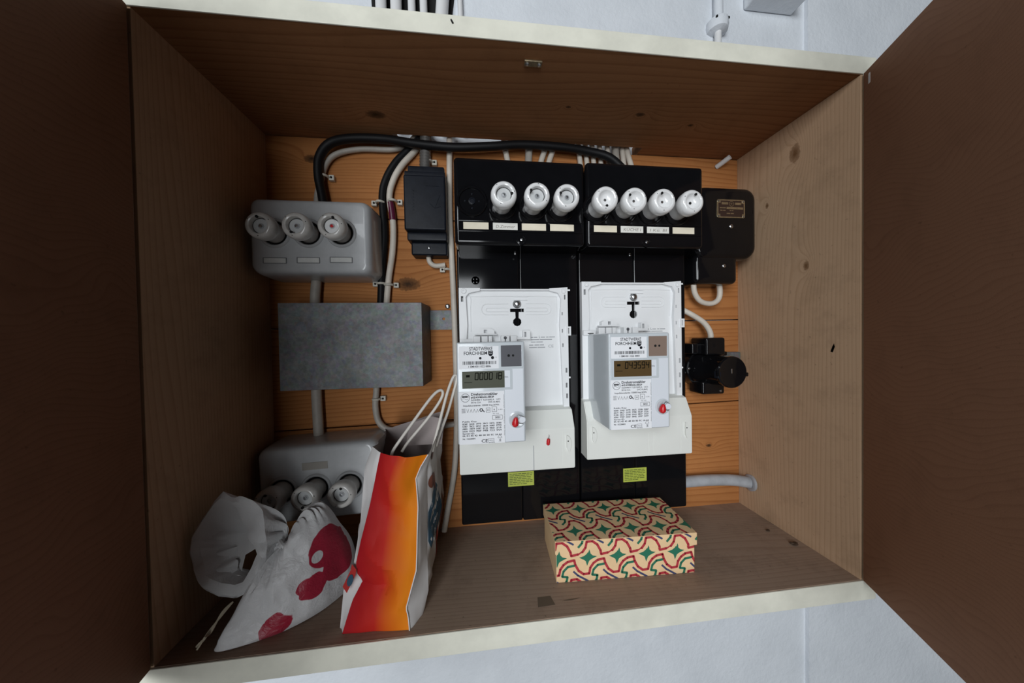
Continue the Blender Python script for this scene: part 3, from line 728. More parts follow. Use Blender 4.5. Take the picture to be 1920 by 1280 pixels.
    for k in range(4): tx.line([(a + 3.5, z(23 + k * 1.6)), (a + 8.5, z(23 + k * 1.6))], 0.5, d)
    tx.line([(a + 10, z(23)), (a + 11.5, z(28)), (a + 13, z(23))], 0.35, d)
    for k in range(3): tx.line([(a + 14.5 + k * 4.2, z(28)), (a + 16 + k * 4.2, z(23.5)), (a + 17.5 + k * 4.2, z(28))], 0.35, d)
    tx.line(circ(a + 29.5, z(25), 1.9, 10) + [(a + 31.4, z(25)), (a + 33.8, z(28))], 1.1, d)
    for (q0, q1, q2, q3) in ((36, 41.5, 22.5, 28.5), (44, 50.5, 21.5, 28), (44.5, 58, 33, 38.5)):
        tx.line([(a + q0, z(q2)), (a + q1, z(q2)), (a + q1, z(q3)), (a + q0, z(q3)), (a + q0, z(q2))], 0.4, d)
    tx.text('EI', a + 37.4, z(26.6), d, 3, 2.6).text('R', a + 46, z(26.4), d, 3.4, 2).text('31 IP51', a + 52, z(26), d, 2.0, 6).text('M21  0102', a + 45, z(31.4), d, 2.2, 8).text('2021', a + 48, z(37), d, 3.4, 7, bold=0.04)
    tx.text('Public Key:', a + 4, z(41), d, 3.0, 19, bold=0.02)
    for k, row in enumerate(keys):
        for j, gtxt in enumerate(row.split()): tx.text(gtxt, a + 4 + j * 9.1, z(44.4 + k * 3.2), d, 3.0, 6.8, bold=0.03)
    tx.text('Server-ID:', a + 4, z(57.2), d, 3.0, 16, bold=0.02)
    for j, gtxt in enumerate('0A 01 45 4D 48 00 00 9C 1A A4'.split()): tx.text(gtxt, a + 4 + j * 5.4, z(60.2), d, 3.0, 3.9, bold=0.03)
    tx.text('Nr. ' + serial.replace(' ', '')[-8:], a + 4, z(64.2), d, 2.8, 17, bold=0.02)
    tx.text('CE', a + 29, z(69), d, 6.0, 8.5, bold=0.03)
    tx.line([(a + 38.5, z(64.2)), (a + 46, z(64.2)), (a + 46, z(69)), (a + 38.5, z(69)), (a + 38.5, z(64.2))], 0.35, d).text('M21', a + 39.6, z(67.6), d, 2.6, 5.2)
    tx.line([(a + 51, z(63.6)), (a + 54, z(59.2)), (a + 57, z(63.6)), (a + 51, z(63.6))], 0.35, d)
    tx.line([(a + 52.8, z(65)), (a + 55.2, z(69)), (a + 55.2, z(65)), (a + 52.8, z(69))], 0.4, d).text('0102', a + 39, z(70.2), d, 1.8, 8)
    tx.text('www.emh-metering.de   www.emh-metering.com   Made in Germany', a + 60, z(5), d, 1.7, 56, rot=R_(-90))
    tx.build('label_print', 'ink', l2, smooth=False)
    # sealing screw with its wire seal
    bo = MB().lathe([(11.5, -2), (11.5, 1.0), (9.5, 1.6), (8.0, 0.9), (0.01, 0.8)], W(X(80), D, Zf(107)), OUT, 36).build('seal_boss', 'pale_plastic', t)
    MB().lathe([(4.6, 0), (4.6, 3.0), (3.9, 3.8), (0.01, 3.8)], W(X(87), D + 0.8, Zf(106.5)), OUT, 24).build('sealing_screw', 'face_plastic', bo)
    MB().lathe([(0.6, 0), (1.9, 0.6), (3.6, 4), (4.6, 8), (4.4, 11), (2.6, 13.2), (0.01, 13.8)], W(X(78.2), D + 6, Zf(102.0)), (-0.15, 0.1, -1), 22).build('seal_drop', 'red_seal', bo)
    MB().tube([W(X(78), D + 6, Zf(102.5)), W(X(81), D + 7, Zf(99)), W(X(85.5), D + 5, Zf(101)), W(X(90), D + 3, Zf(104)), W(X(90.5), D + 2, Zf(108)), W(X(86), D + 4.6, Zf(111.6)), W(X(80), D + 5, Zf(110))], 0.55, 6, 6).build('seal_wire', 'steel', bo)
    return t
meter('three-phase meter with a grey-green display, plugged in at the left edge of its plate', 311.8, 331, '1 EMH00 1022 8886', '000018', 'lcd_glass', KEYS[0], 'dark_window')
plain('lcd_brown', (0.10, 0.062, 0.026), 0.3, spec=0.08); plain('brown_window', (0.30, 0.22, 0.18), 0.10, 0.2)
meter('three-phase meter with a brownish display, its left flank showing, nearer the cabinet\'s right side', 524, 340, '1 EMH00 1022 8883', '043594', 'lcd_brown', KEYS[1], 'brown_window')

# ------------------------------------------------------------------ black box with brass plate, round socket, grey pipe on the right
t = thing('junction_box', 'black bakelite box with a brass type plate beside the right fuse box', 'junction box', W(780, 0, 428))
def rounded_front(outline_in, D, mat, name, par):
    mb = MB(); rows = []
    for ins, d in ((0, 0), (0, D - 10), (1, D - 6), (3.2, D - 2.6), (6.5, D - 0.6), (10, D)):
        rows.append([W(px, d, pz) for px, pz in rrect(outline_in[0] + ins, outline_in[1] - ins, outline_in[2] + ins, outline_in[3] - ins, max(outline_in[4] - ins, 3), 6)])
    mb.grid(rows, close=True); b0 = len(mb.v) - len(rows[-1]); mb.f.append(tuple(range(b0, len(mb.v)))); mb.sm.append(True)
    return mb.build(name, mat, par, angle=60)
rounded_front((722, 842, 470, 597, 22), 50, 'black_bakelite', 'housing', t)
rounded_front((724, 808, 426, 480, 8), 46, 'black_bakelite', 'cable_cap', t)
pl = MB().prism(rrect(762, 816, 541, 573, 3, 3), 49.5, 51).build('type_plate', 'brass', t)
MB().prism([(768, 543), (768, 547.5), (764.5, 548), (764.5, 567), (769, 567), (769, 571), (809, 571), (809, 566.5), (813.5, 566), (813.5, 548), (810, 548), (810, 543)], 50.9, 51.25).build('enamel_field', 'brown_enamel', pl)
pr = MB(); pr.rect(770.5, 783, 564.2, 568.2, 51.4).rect(796, 808.5, 563.8, 567.8, 51.4).rect(780, 812, 556, 559.8, 51.4)
rg = circ(789.5, 565.5, 4.2, 18); pr.line(rg + [rg[0]], 0.8, 51.4).line([(787.4, 565.5), (791.6, 565.5)], 0.7, 51.4).line([(789.5, 563.6), (789.5, 567.4)], 0.7, 51.4)
for (xa, xb, zc) in ((767, 778.5, 558.2), (767.5, 772, 553.8), (773, 778, 553.8), (786, 788.5, 553.8), (789.5, 793, 553.8), (780, 787, 548.6), (788, 794, 548.6)): pr.rect(xa, xb, zc - 0.8, zc + 0.8, 51.4)
pr.build('plate_print', 'brass', pl, smooth=False)
for (x, z) in ((764.8, 570.2), (813.2, 570.2), (764.8, 543.8), (813.2, 543.8)): MB().lathe([(1.8, 0), (1.5, 1.2), (0.01, 1.6)], W(x, 51, z), OUT, 12).build('rivet', 'steel', pl)
screw(t, 790, 49.8, 526.5, 3.6); screw(t, 779, 45.8, 457.5, 3.4)

t = thing('round_socket', 'round black bakelite socket outlet with closed lid on the right', 'socket outlet', W(762, 0, 235))
MB().prism(circ(760, 272, 36, 40), 0, 22).build('base', 'black_bakelite', t)
MB().lathe([(35, 0), (34, 20), (31, 34), (26.5, 46), (25, 60), (25.5, 70), (25.5, 78)], W(761, 0, 272), OUT, 44).build('body', 'black_bakelite', t)
ld = MB().lathe([(26.2, 0), (26.8, 1.2), (26.6, 4), (25, 5.6), (23.4, 5.2), (22, 4.6), (0.01, 5.2)], W(761, 77, 272), OUT, 48).build('lid', 'black_bakelite', t)
MB().box(783, 791, 76, 82, 264, 271, 1.5).build('lid_catch', 'black_bakelite', ld)
MB().box(735, 741, 72, 82, 262, 274, 1.5).build('hinge', 'black_worn', ld)
MB().box(758.5, 760.5, 81, 82.6, 270, 278, 0.6).build('lid_mark', 'steel', ld)
MB().box(742, 780, 8, 48, 298, 330, 4, 3).build('cable_inlet', 'black_bakelite', t)
MB().box(724, 748, 6, 36, 300, 320, 3, 3).build('cable_inlet', 'black_bakelite', t)
MB().box(752, 796, 4, 34, 296, 304, 2, 2).build('side_lug', 'black_bakelite', t)
MB().box(736, 780, 10, 46, 228, 252, 4, 3).build('lower_lug', 'black_bakelite', t)
for (x, d, z) in ((722, 30, 274), (738, 34, 282), (716, 26, 266), (771, 45.5, 234)): screw(t, x, d, z, 2.4)
tag(MB().box(797, 845, 1, 12, 286, 301, 2.5, 3).lathe([(6, 0), (6, 3), (0.01, 3.4)], W(812, 12, 293), OUT, 16).build('mounting_bracket', 'zinc', None), 'grey metal bracket behind the round socket', 'bracket')
t = thing('drain_pipe', 'short grey conduit running into the cabinet\'s right side', 'pipe', W(780, 20, 44))
MB().tube([W(690, 14, 57), W(760, 14, 57.5), W(815, 18, 56.5), W(846, 27, 54)], 10.2, 18, 6).build('pipe', 'pipe_grey', t)
MB().lathe([(14.5, 0), (15, 4), (12.5, 5), (11, 5)], W(850, 28, 53.5), (-1, 0.2, 0.05), 20).build('wall_collar', 'pipe_grey', t)

# ------------------------------------------------------------------ cables
def cable(label, pts, r, mat, seg=12):
    return tag(MB().tube([W(*p) for p in pts], r, seg, 8).build('cable', mat, angle=60), label, 'cable')
bk = cable('thick black cable looping from the upper grey fuse box along the cabinet top',
      [(95, 14, 540), (93, 15, 568), (88, 16, 604), (91, 17, 634), (108, 18, 656), (141, 20, 664), (192, 20, 666), (243, 22, 660), (305, 24, 656), (368, 24, 661), (424, 22, 668), (491, 21, 668), (540, 20, 664), (579, 24, 652), (606, 30, 622), (612, 34, 598)], 6.8, 'black_rubber', 14)
cable('grey cable tucked behind the black loop above the upper grey fuse box',
      [(82, 7, 540), (80, 7, 571), (88, 7, 604), (97, 7, 630), (114, 7, 646), (150, 6, 656), (206, 6, 659), (234, 5, 676), (248, 3, 705)], 4.4, 'cable_grey')
cable('black cable rising from the galvanised box beside the white taped cable',
      [(176, 8, 380), (178, 8, 405), (181, 8, 459), (186, 8, 513), (184, 8, 576), (191, 8, 607), (207, 8, 635), (225, 7, 655), (244, 6, 676), (252, 4, 705)], 5.9, 'black_rubber')
wc = thing('cable', 'white cable with a purple tape band rising from the galvanised box', 'cable', W(190, 8, 380))
WP = [(186, 8, 380), (188, 8, 405), (192, 8, 442), (199, 8, 487), (201, 8, 532), (196, 8, 576), (203, 8, 606), (218, 8, 632), (242, 6, 662), (262, 3, 702)]
MB().tube([W(*p) for p in WP], 5.1, 12, 8).build('sheath', 'cable_white', wc, angle=60)
MB().tube([W(200.5, 8, 538), W(199.2, 8, 553), W(197.2, 8, 568)], 5.6, 14, 4).build('tape_band', 'purple_tape', wc, angle=60)
cable('long white cable running down beside the left black backboard',
      [(299, 3, 702), (298, 9, 680), (297, 9, 640), (295.5, 9, 552), (298, 9, 461), (300, 9, 368), (301, 9, 275), (300, 9, 182), (295, 10, 107), (283, 14, 42), (276, 18, 6)], 5.0, 'cable_white')
cable('grey cable curling out under the galvanised box towards the left black backboard',
      [(168, 8, 275), (167, 8, 249), (165, 8, 225), (169, 8, 199), (183, 8, 184), (213, 8, 179), (249, 8, 181), (288, 8, 186), (303, 8, 188)], 5.1, 'cable_grey')
cable('thick grey cable between the upper grey fuse box and the galvanised box', [(80, 12, 450), (78, 12, 430), (76, 12, 410), (75, 12, 385)], 7.4, 'cable_grey', 16)
cable('thick grey cable between the galvanised box and the lower grey fuse box', [(74, 12, 275), (74, 12, 240), (75, 12, 205), (76, 12, 172)], 7.6, 'cable_grey', 16)
cable('short white cable hooking out below the small black box', [(258, 9, 482), (258.5, 9, 476), (261, 9, 467), (270, 8, 462), (286, 7, 464)], 4.2, 'cable_white')
cable('white cable looping in a U under the black box with the brass plate', [(738, 40, 490), (733, 38, 470), (732, 32, 440), (737, 26, 415), (752, 22, 398), (772, 22, 393), (787, 22, 399), (792, 22, 414), (787, 24, 440)], 4.7, 'cable_white')
cable('white cable bending down into the top of the round black socket', [(700, 14, 392), (718, 20, 382), (738, 24, 370), (756, 26, 357), (767, 27, 340), (769, 27, 322)], 4.9, 'cable_white')
TOP = [((392, 679), (402, 600), 5.0, 'leftmost white wire dropping from the slot behind the left black fuse box'),
       ((437, 679), (433, 600), 6.4, 'thick white wire dropping from the slot into the left black fuse box'),
       ((467, 681), (449, 600), 5.0, 'slanting white wire right of the thick one above the left black fuse box'),
       ((482, 681), (463, 600), 5.0, 'rightmost slanting white wire above the left black fuse box'),
       ((528, 682), (531, 600), 4.4, 'leftmost wire of the white bunch above the right black fuse box'),
       ((541, 682), (543, 600), 4.4, 'second wire of the white bunch above the right black fuse box'),
       ((554, 682), (556, 600), 4.4, 'third wire of the white bunch above the right black fuse box'),
       ((568, 682), (569, 600), 4.4, 'fourth wire of the white bunch above the right black fuse box'),
       ((583, 682), (583, 600), 4.4, 'fifth wire of the white bunch, behind the black cable end'),
       ((598, 682), (599, 600), 6.2, 'thickest wire of the white bunch above the right black fuse box'),
       ((611, 682), (614, 600), 4.6, 'next to last wire of the white bunch above the right black fuse box'),
       ((620, 682), (632, 600), 5.0, 'rightmost wire of the white bunch above the right black fuse box')]
for (a, b_, r, lab) in TOP:
    cable(lab, [(a[0], -2, 712), (a[0], 5.5, 680), ((a[0] + b_[0]) / 2, 9, 650), (b_[0], 14, 620), (b_[0], 15, b_[1])], r, 'cable_white' if r < 6 else 'cable_grey', 10)
# nail clips
def clip(label, x, z, side, r=6.5):
    t = thing('cable_clip', label, 'cable clip', W(x, 0, z - 5), 'nail-in cable clips')
    MB().box(x - 4.5, x + 4.5, 0.2, 7, z - 4.5, z + 4.5, 1.2).build('foot', 'clip_plastic', t)
    MB().lathe([(1.8, 0), (1.6, 1.0), (0.01, 1.2)], W(x, 7, z), OUT, 12).build('nail_head', 'black_hole', t)
    pts = [W(x + side * (4 + r - r * math.cos(R_(a)) if False else 4.0 + r * (1 - math.cos(R_(a)))), 6 + (r + 2.6) * math.sin(R_(a)), z) for a in (0, 30, 60, 90, 120, 150)]
    MB().tube(pts, 2.0, 8, 2).build('strap', 'clip_plastic', t)
    return t
clip('cable clip right of the black loop above the upper grey fuse box', 103, 607, -1, 7)
clip('cable clip at the top right corner of the upper grey fuse box', 170, 567, 1, 7)
clip('cable clip at the top of the purple tape band', 212, 570, -1, 7)
clip('cable clip left of the black cable above the galvanised box', 169, 431, 1, 7)
clip('cable clip right of the white cable above the galvanised box, near the wood knot', 203, 429, -1, 7)
clip('cable clip on the short white cable below the small black box', 281, 456, 1, 4)
clip('cable clip right of the grey cable under the galvanised box', 177, 236, -1, 6)
clip('cable clip beside the corrugated conduit', 271, 640, -1, 8)
tag(MB().tube([W(806, 0.2, 660), W(809, 8, 662), W(815, 22, 667)], 4.6, 12, 3).build('wall_plug', 'cable_pale'), 'white plastic plug stuck in the top right corner of the back boards', 'wall plug')

# ------------------------------------------------------------------ things on the wall above the cabinet
t = thing('wall_conduit', 'painted white conduit with a bolted saddle on the wall above the cabinet', 'conduit', W(820, -18, 700))
MB().tube([W(820, -9, 930), W(820, -9, 1300)], 8.2, 16, 1).build('pipe', 'plaster', t)
MB().tube([W(819, -9, 700), W(819, -9, 935)], 6.0, 14, 1).build('sheathed_cable', 'cable_pale', t)
sd = MB().lathe([(10, -16), (18.5, -12), (20, -4), (19, 6), (12, 13), (9, 14)], W(820, -13, 943), (0, 0, 1), 28).build('saddle', 'plaster', t)
for x in (808, 832): MB().lathe([(2.6, 0), (2.4, 1.4), (0.01, 1.6)], W(x, 1.5, 946), OUT, 12).build('bolt', 'black_hole', sd)
tag(MB().box(882, 990, -18, 14, 985, 1030, 4, 3).build('wall_bracket', 'plaster'), 'painted bracket at the upper edge above the right of the cabinet', 'bracket')
WC = [(187, 9.0, 'leftmost'), (212, 9.5, 'second'), (238, 6.5, 'third'), (258, 6.5, 'rightmost')]
for (x, r, w_) in WC:
    cable(w_ + ' of the four thick white cables going into the wall above the cabinet', [(x, -6, 702), (x, -5, 800), (x - 1, -4, 900), (x - 2, -6, 1000), (x - 3, -8, 1150)], r, 'cable_pale', 14)
cable('thin white cable right of the wall hole above the cabinet', [(322, -10, 702), (320, -12, 900), (316, -13, 1100)], 4.6, 'cable_pale')
cable('pale grey cable bending out of the wall hole above the cabinet', [(290, -6, 702), (286, -4, 860), (292, -5, 960), (300, -8, 1100)], 11, 'cable_pale', 14)
tag(MB().prism([(168, 880), (160, 1100), (330, 1100), (308, 940), (300, 880)], -17.9, -16.4).build('wall_hole', 'black_hole'), 'dark broken hole in the wall behind the white cables', 'hole')
tag(MB().tube([W(318, CD + 2.2, 692), W(320, CD + 2.8, 688)], 1.0, 6, 1).build('paint_fleck', 'black_hole'), 'dark fleck on the cream top edge of the cabinet', 'fleck')

# ------------------------------------------------------------------ patterned cardboard box
t = thing('cardboard_box', 'low cardboard box covered in paper with red waves and green stars', 'box', W(542, 95, 0))
BX0, BX1, BD0, BD1, BH, LIDH = 441, 639, 52, 140, 58, 18
rotb = R_(-2.2); piv = W(441, 140, 0)
def bxf(co):
    q = co - piv; c_, s_ = math.cos(rotb), math.sin(rotb)
    return piv + Vector((q.x * c_ - q.y * s_, q.x * s_ + q.y * c_, q.z))
MB().box(BX0, BX1, BD0, BD1, 0.2, BH - 2, 0.8, 2, xf=bxf).build('body', 'box_paper', t)
lid = MB().box(BX0 - 1.6, BX1 + 3.0, BD0 - 2, BD1 + 1.6, BH - LIDH, BH, 1.0, 2, xf=bxf).build('lid', 'box_paper', t)
UPR = [(x_, y_ + 2.6) for x_, y_ in [(-23, 0.5), (-14, 2.0), (-8, 6), (-3.5, 12), (-1.8, 20), (6, 20.6), (13, 15.4), (17.5, 7), (19, 0.5)]]
STAR = [(-12, 0), (-5, 2), (-1, 5), (2, 12), (4, 5), (7, 2), (13, 0.5), (5, -3), (2, -5), (-1, -12), (-3, -5), (-6, -3)]
def clip_poly(pts, u0, u1, v0, v1):
    for ax, lim, keep in ((0, u0, 1), (0, u1, -1), (1, v0, 1), (1, v1, -1)):
        out = []
        for i in range(len(pts)):
            a, b_ = pts[i - 1], pts[i]; fa, fb = (a[ax] - lim) * keep, (b_[ax] - lim) * keep
            if (fa >= 0) != (fb >= 0):
                k = fa / (fa - fb); out.append((a[0] + (b_[0] - a[0]) * k, a[1] + (b_[1] - a[1]) * k))
            if fb >= 0: out.append(b_)
        pts = out
        if len(pts) < 3: return []
    return pts
def pattern(u0, u1, v0, v1, su, sv, fn, parent):
    """paper print in face coordinates (mm), clipped to the face"""
    layers = {'box_red': [], 'box_green': [], 'box_blue': []}
    def stroke(c, pts, w):
        for (a, b_) in zip(pts[:-1], pts[1:]):
            a, b_ = Vector(a), Vector(b_); tt = b_ - a
            if tt.length < 1e-6: continue
            e = tt.normalized() * w * 0.22; nn = Vector((-tt.y, tt.x)).normalized() * w / 2
            layers[c].append([tuple(a - e + nn), tuple(a - e - nn), tuple(b_ + e - nn), tuple(b_ + e + nn)])
    row = -3
    while row < 6:
        cv = sv + row * 52.6
        for col in range(-4, 9):
            cu = su + col * 42 + (21.6 * row) % 42
            M_ = lambda P, s=1: [(cu + s * x, cv + s * y) for x, y in P]
            stroke('box_red', M_(UPR), 3.4); stroke('box_red', M_(UPR, -1), 3.4)
            layers['box_green'].append(M_(STAR))
            stroke('box_green', M_([(-36, -24.5), (-34, -17.5), (-28, -11.7), (-18.7, -10.5)]), 3.2)
            stroke('box_green', M_([(-36, -24.5), (-28.6, -25.7), (-30, -31.6), (-35, -37)]), 3.2)
            stroke('box_blue', M_([(-20, -18.7), (-14, -24.5), (0, -32.8)]), 2.6)
        row += 1
    for c, polys in layers.items():
        mb = MB()
        for p in polys:
            # star outlines are split into convex kites around their centre
            parts = [p]
            if len(p) > 4:
                cx_ = sum(q[0] for q in p) / len(p); cy_ = sum(q[1] for q in p) / len(p)
                parts = [[(cx_, cy_), p[i], p[(i + 1) % len(p)]] for i in range(len(p))]
            for q in parts:
                k = clip_poly(q, u0, u1, v0, v1)
                if k: mb.add([fn(*w_) for w_ in k], [tuple(range(len(k)))], False)
        if mb.v: mb.build('printed_pattern', c, parent, smooth=False)['kind'] = 'stuff'
body = [o for o in t.children if o.name.startswith('body')][0] if False else t
FR = lambda dd: (lambda u, v: bxf(W(u, dd, v)))
bodyo = [o for o in ORG if o.name.startswith('body') and o.parent == t][0]
pattern(BX0 + 0.5, BX1 - 0.5, 0.6, BH - LIDH - 0.2, 485, 33, FR(BD1 + 0.15), bodyo)
pattern(BX0 - 1.2, BX1 + 2.6, BH - LIDH + 0.3, BH - 0.6, 485, 33, FR(BD1 + 1.75), lid)
pattern(BX0 - 1.2, BX1 + 2.6, -BD1 - 1.2, -BD0 + 1.6, 472, -122, lambda u, v: bxf(W(u, -v, BH + 0.12)), lid)

# ------------------------------------------------------------------ paper carrier bag
t = thing('paper_bag', 'upright paper bag with a red and orange end panel and white cord handles', 'bag', W(225, 110, 0))
def lerp_tab(tab, q):
    for (a, b_) in zip(tab[:-1], tab[1:]):
        if a[0] <= q <= b_[0] or b_[0] <= q <= a[0]:
            k = (q - a[0]) / (b_[0] - a[0]) if b_[0] != a[0] else 0
            return [a[i] + (b_[i] - a[i]) * k for i in range(1, len(a))]
    return list(tab[-1][1:])
# (z, x, d) of the print's left edge, the print's right edge, the bag's left fold and its rear folds
PL = [(0, 180, 176), (30, 188, 172), (46, 197, 167), (58, 193, 169), (75, 194, 170), (110, 203, 168), (154, 212, 165), (200, 221, 158)]
PR = [(0, 256, 181), (16, 254, 178), (24, 252, 176), (66, 264, 174), (100, 265, 173), (137, 266, 170), (166, 262, 162), (178, 267, 158), (192, 276, 154)]
LL = [(0, 174, 168), (40, 175, 158), (62, 186, 158), (110, 193, 152), (178, 199, 150), (204, 208, 148)]
LRr = [(0, 162, 60), (60, 168, 58), (120, 178, 56), (200, 196, 60)]
RM_ = [(0, 268, 160), (20, 273, 152), (60, 272, 150), (130, 272, 140), (170, 272, 138), (215, 286, 132)]
RR = [(0, 262, 62), (40, 272, 58), (90, 282, 56), (150, 278, 60), (224, 282, 66)]
def wr(p, amp, sc_=26.0, seed=0.0):
    n_ = noise.noise_vector(Vector((p.x * sc_ + seed, p.y * sc_, p.z * sc_)))
    return p + Vector((n_.x * 0.5, n_.y, n_.z * 0.2)) * amp / 1000
# end panel, creased
CRE = [(226, 68, -9), (205, 34, -6), (238, 52, 5), (215, 95, 4), (232, 140, -4)]
rows = []
NR, NC = 44, 22
for i in range(NR + 1):
    q = 1 - i / NR
    za, zb = 200 * q, 192 * q
    xa, da = lerp_tab(PL, za); xb, db = lerp_tab(PR, zb)
    r = []
    for k in range(NC + 1):
        s_ = k / NC; x, d_, z = xa + (xb - xa) * s_, da + (db - da) * s_, za + (zb - za) * s_
        lo_ = min(1.0, z / 28.0); d_ += 3 * math.sin(math.pi * s_) * lo_
        for (cx_, cz_, am) in CRE:
            dist = math.hypot((x - cx_), (z - cz_) * 0.8); d_ += 1.7 * am * max(0, 1 - dist / 38) * lo_
        d_ -= 3.0 * max(0, 1 - abs((x - 232) + (z - 60) * -0.28) / 16) * (1 if z > 40 else 0.3)
        p = W(x, d_, max(z, 0.3)); w_ = math.sin(math.pi * min(1, max(0, s_)))
        q1 = Vector((p.x * 17 + 3, 0, p.z * 11)); rg_ = 1 - 2 * abs(noise.noise(q1)); rg2 = 1 - 2 * abs(noise.noise(q1 * 2.1 + Vector((4, 0, 9))))
        p.y -= (0.0085 * rg_ + 0.004 * rg2) * w_ * lo_; r.append(p)
    rows.append(r)
mb = MB(); mb.grid(rows, uv=True); pan = mb.build('end_panel', 'red_orange_print', t, angle=14)
front_l = [r[0] for r in rows]; front_r = [r[-1] for r in rows]
def skin(name, mat, A, Bt, zA, zB, nc, amp, seed, parent=t, bulge=0.0):
    rr_ = []
    for i in range(NR + 1):
        q = 1 - i / NR
        a = A[i] if isinstance(A, list) and isinstance(A[0], Vector) else W(*[lerp_tab(A, zA * q)[j] for j in (0, 1)], zA * q)
        b_ = Bt[i] if isinstance(Bt[0], Vector) else W(*[lerp_tab(Bt, zB * q)[j] for j in (0, 1)], zB * q)
        row = []
        for k in range(nc + 1):
            s_ = k / nc; p = a.lerp(b_, s_)
            if 0 < k < nc:
                p = wr(p, amp, 26, seed); p.x += amp * 0.0006 * (1 - 2 * abs(noise.noise(Vector((seed, p.y * 30, p.z * 22)))))
            p.x += bulge * math.sin(math.pi * s_) / 1000
            p.z = max(p.z, Z0 + 0.0003); row.append(p)
        rr_.append(row)
    MB().grid(rr_).build(name, mat, parent, angle=50); return rr_
skin('front_fold', 'paper_bag_white', front_l, LL, 0, 204, 6, 3, 3.0)
left = skin('side_panel', 'paper_bag_white', LL, LRr, 204, 200, 14, 8, 5.0)
fr_ = skin('front_fold', 'paper_bag_white', front_r, RM_, 0, 215, 6, 2, 7.0)
rs = skin('side_panel', 'paper_bag_white', RM_, RR, 215, 224, 16, 6, 9.0)
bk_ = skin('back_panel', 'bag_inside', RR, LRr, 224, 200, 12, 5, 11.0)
# folded-out rim at the top right corner, white edge line of the print
MB().tube([p + Vector((0.0002, -0.0006, 0)) for p in front_r], 0.7, 6, 1).build('print_border', 'white_print', t)
# print on the bag's right side: blue disc with lettering, photo-like blots, small badge on the left fold
def on_right(u, v):
    """u 0 at the front fold .. 1 at the rear, v height in mm"""
    q = max(0.0, min(1.0, v / 219.0)); i = (1 - q) * NR; i0 = int(min(i, NR - 1)); fi = i - i0
    k = max(0.0, min(15.999, u * 16)); k0 = int(k); fk = k - k0
    a = rs[i0][k0].lerp(rs[i0][k0 + 1], fk); b_ = rs[i0 + 1][k0].lerp(rs[i0 + 1][k0 + 1], fk)
    return a.lerp(b_, fi) + Vector((0.0011, -0.0003, 0))
def patch(name, mat, cu, cv, ru, rv, off=0.0, n=28):
    mb = MB(); rings_ = [[on_right(cu + ru * f * math.cos(6.2832 * k / n), cv + rv * f * math.sin(6.2832 * k / n)) + Vector((off, 0, 0)) for k in range(n)] for f in (0.01, 0.25, 0.5, 0.75, 1.0)]
    mb.grid(rings_, close=True); return mb.build(name, mat, t)
blue = patch('printed_disc', 'blue_print', 0.30, 98, 0.34, 40)
mt_ = lambda px, pz: on_right(0.30 + px / 100.0, 98 + pz) + Vector((0.0005, -0.0002, 0))
MB().text('neu', -26, 2, 0, 30, 52, map3=mt_, rot=R_(14), shear=0.3, bold=0.3).build('lettering', 'white_print', blue, smooth=False)
MB().text('in den', -20, -12, 0, 9, 26, map3=mt_, rot=R_(14), shear=0.2).text('probieren!', -18, -24, 0, 9, 36, map3=mt_, rot=R_(14), shear=0.2).build('lettering', 'white_print', blue, smooth=False)
patch('printed_blot', 'brown_print', 0.10, 152, 0.10, 10); patch('printed_blot', 'brown_print', 0.24, 146, 0.07, 13)
patch('printed_blot', 'brown_print', 0.16, 186, 0.10, 9); patch('printed_blot', 'red_print', 0.62, 44, 0.10, 22); patch('printed_blot', 'brown_print', 0.80, 80, 0.06, 24)
def on_left(x, z, off): # badge lies on the left front fold
    q = max(0, min(1, z / 204.0)); xa, da = lerp_tab(LL, z); return W(xa + x, da + 2.5 + x * 1.1 + off, z)
bd = MB(); nB = 8
bd.grid([[on_left(-1.5 + 9 * k / nB, 42 + 26 * j / nB, 1.2) for k in range(nB + 1)] for j in range(nB + 1)]); bdo = bd.build('printed_badge', 'red_print', t)
MB().add([on_left(4 + 4.2 * math.cos(6.2832 * k / 20), 54 + 6 * math.sin(6.2832 * k / 20), 1.8) for k in range(20)], [tuple(range(20))], False).build('badge_disc', 'blue_print', bdo)
# twisted paper handles
def cord(pts, name='handle'):
    o = None
    for off in (0.0, 1.0):
        pass
    return MB().tube([W(*p) for p in pts], 2.0, 8, 10).build(name, 'paper_cord', t, angle=60)
cord([(229, 143, 186), (232, 142, 197), (252, 134, 225), (277, 124, 258), (288, 118, 266), (291, 115, 260), (284, 115, 246), (268, 118, 225), (246, 124, 200), (238, 128, 188)])
cord([(277, 128, 186), (282, 126, 205), (290, 122, 235), (298, 116, 264), (305, 110, 282), (309, 107, 284), (309, 104, 276), (303, 104, 255), (296, 106, 232), (287, 110, 208), (280, 114, 188)])
# torn flap standing up at the back of the opening
fl = MB(); fl.grid([[W(236 + (50 * s_ / 8) + j * 0.5, 100 - 2 * j, 186 + j * 5.2 * (1 - 0.25 * abs(s_ - 5) / 5)) for s_ in range(9)] for j in range(8)])
fl.build('inner_flap', 'bag_inside', t)

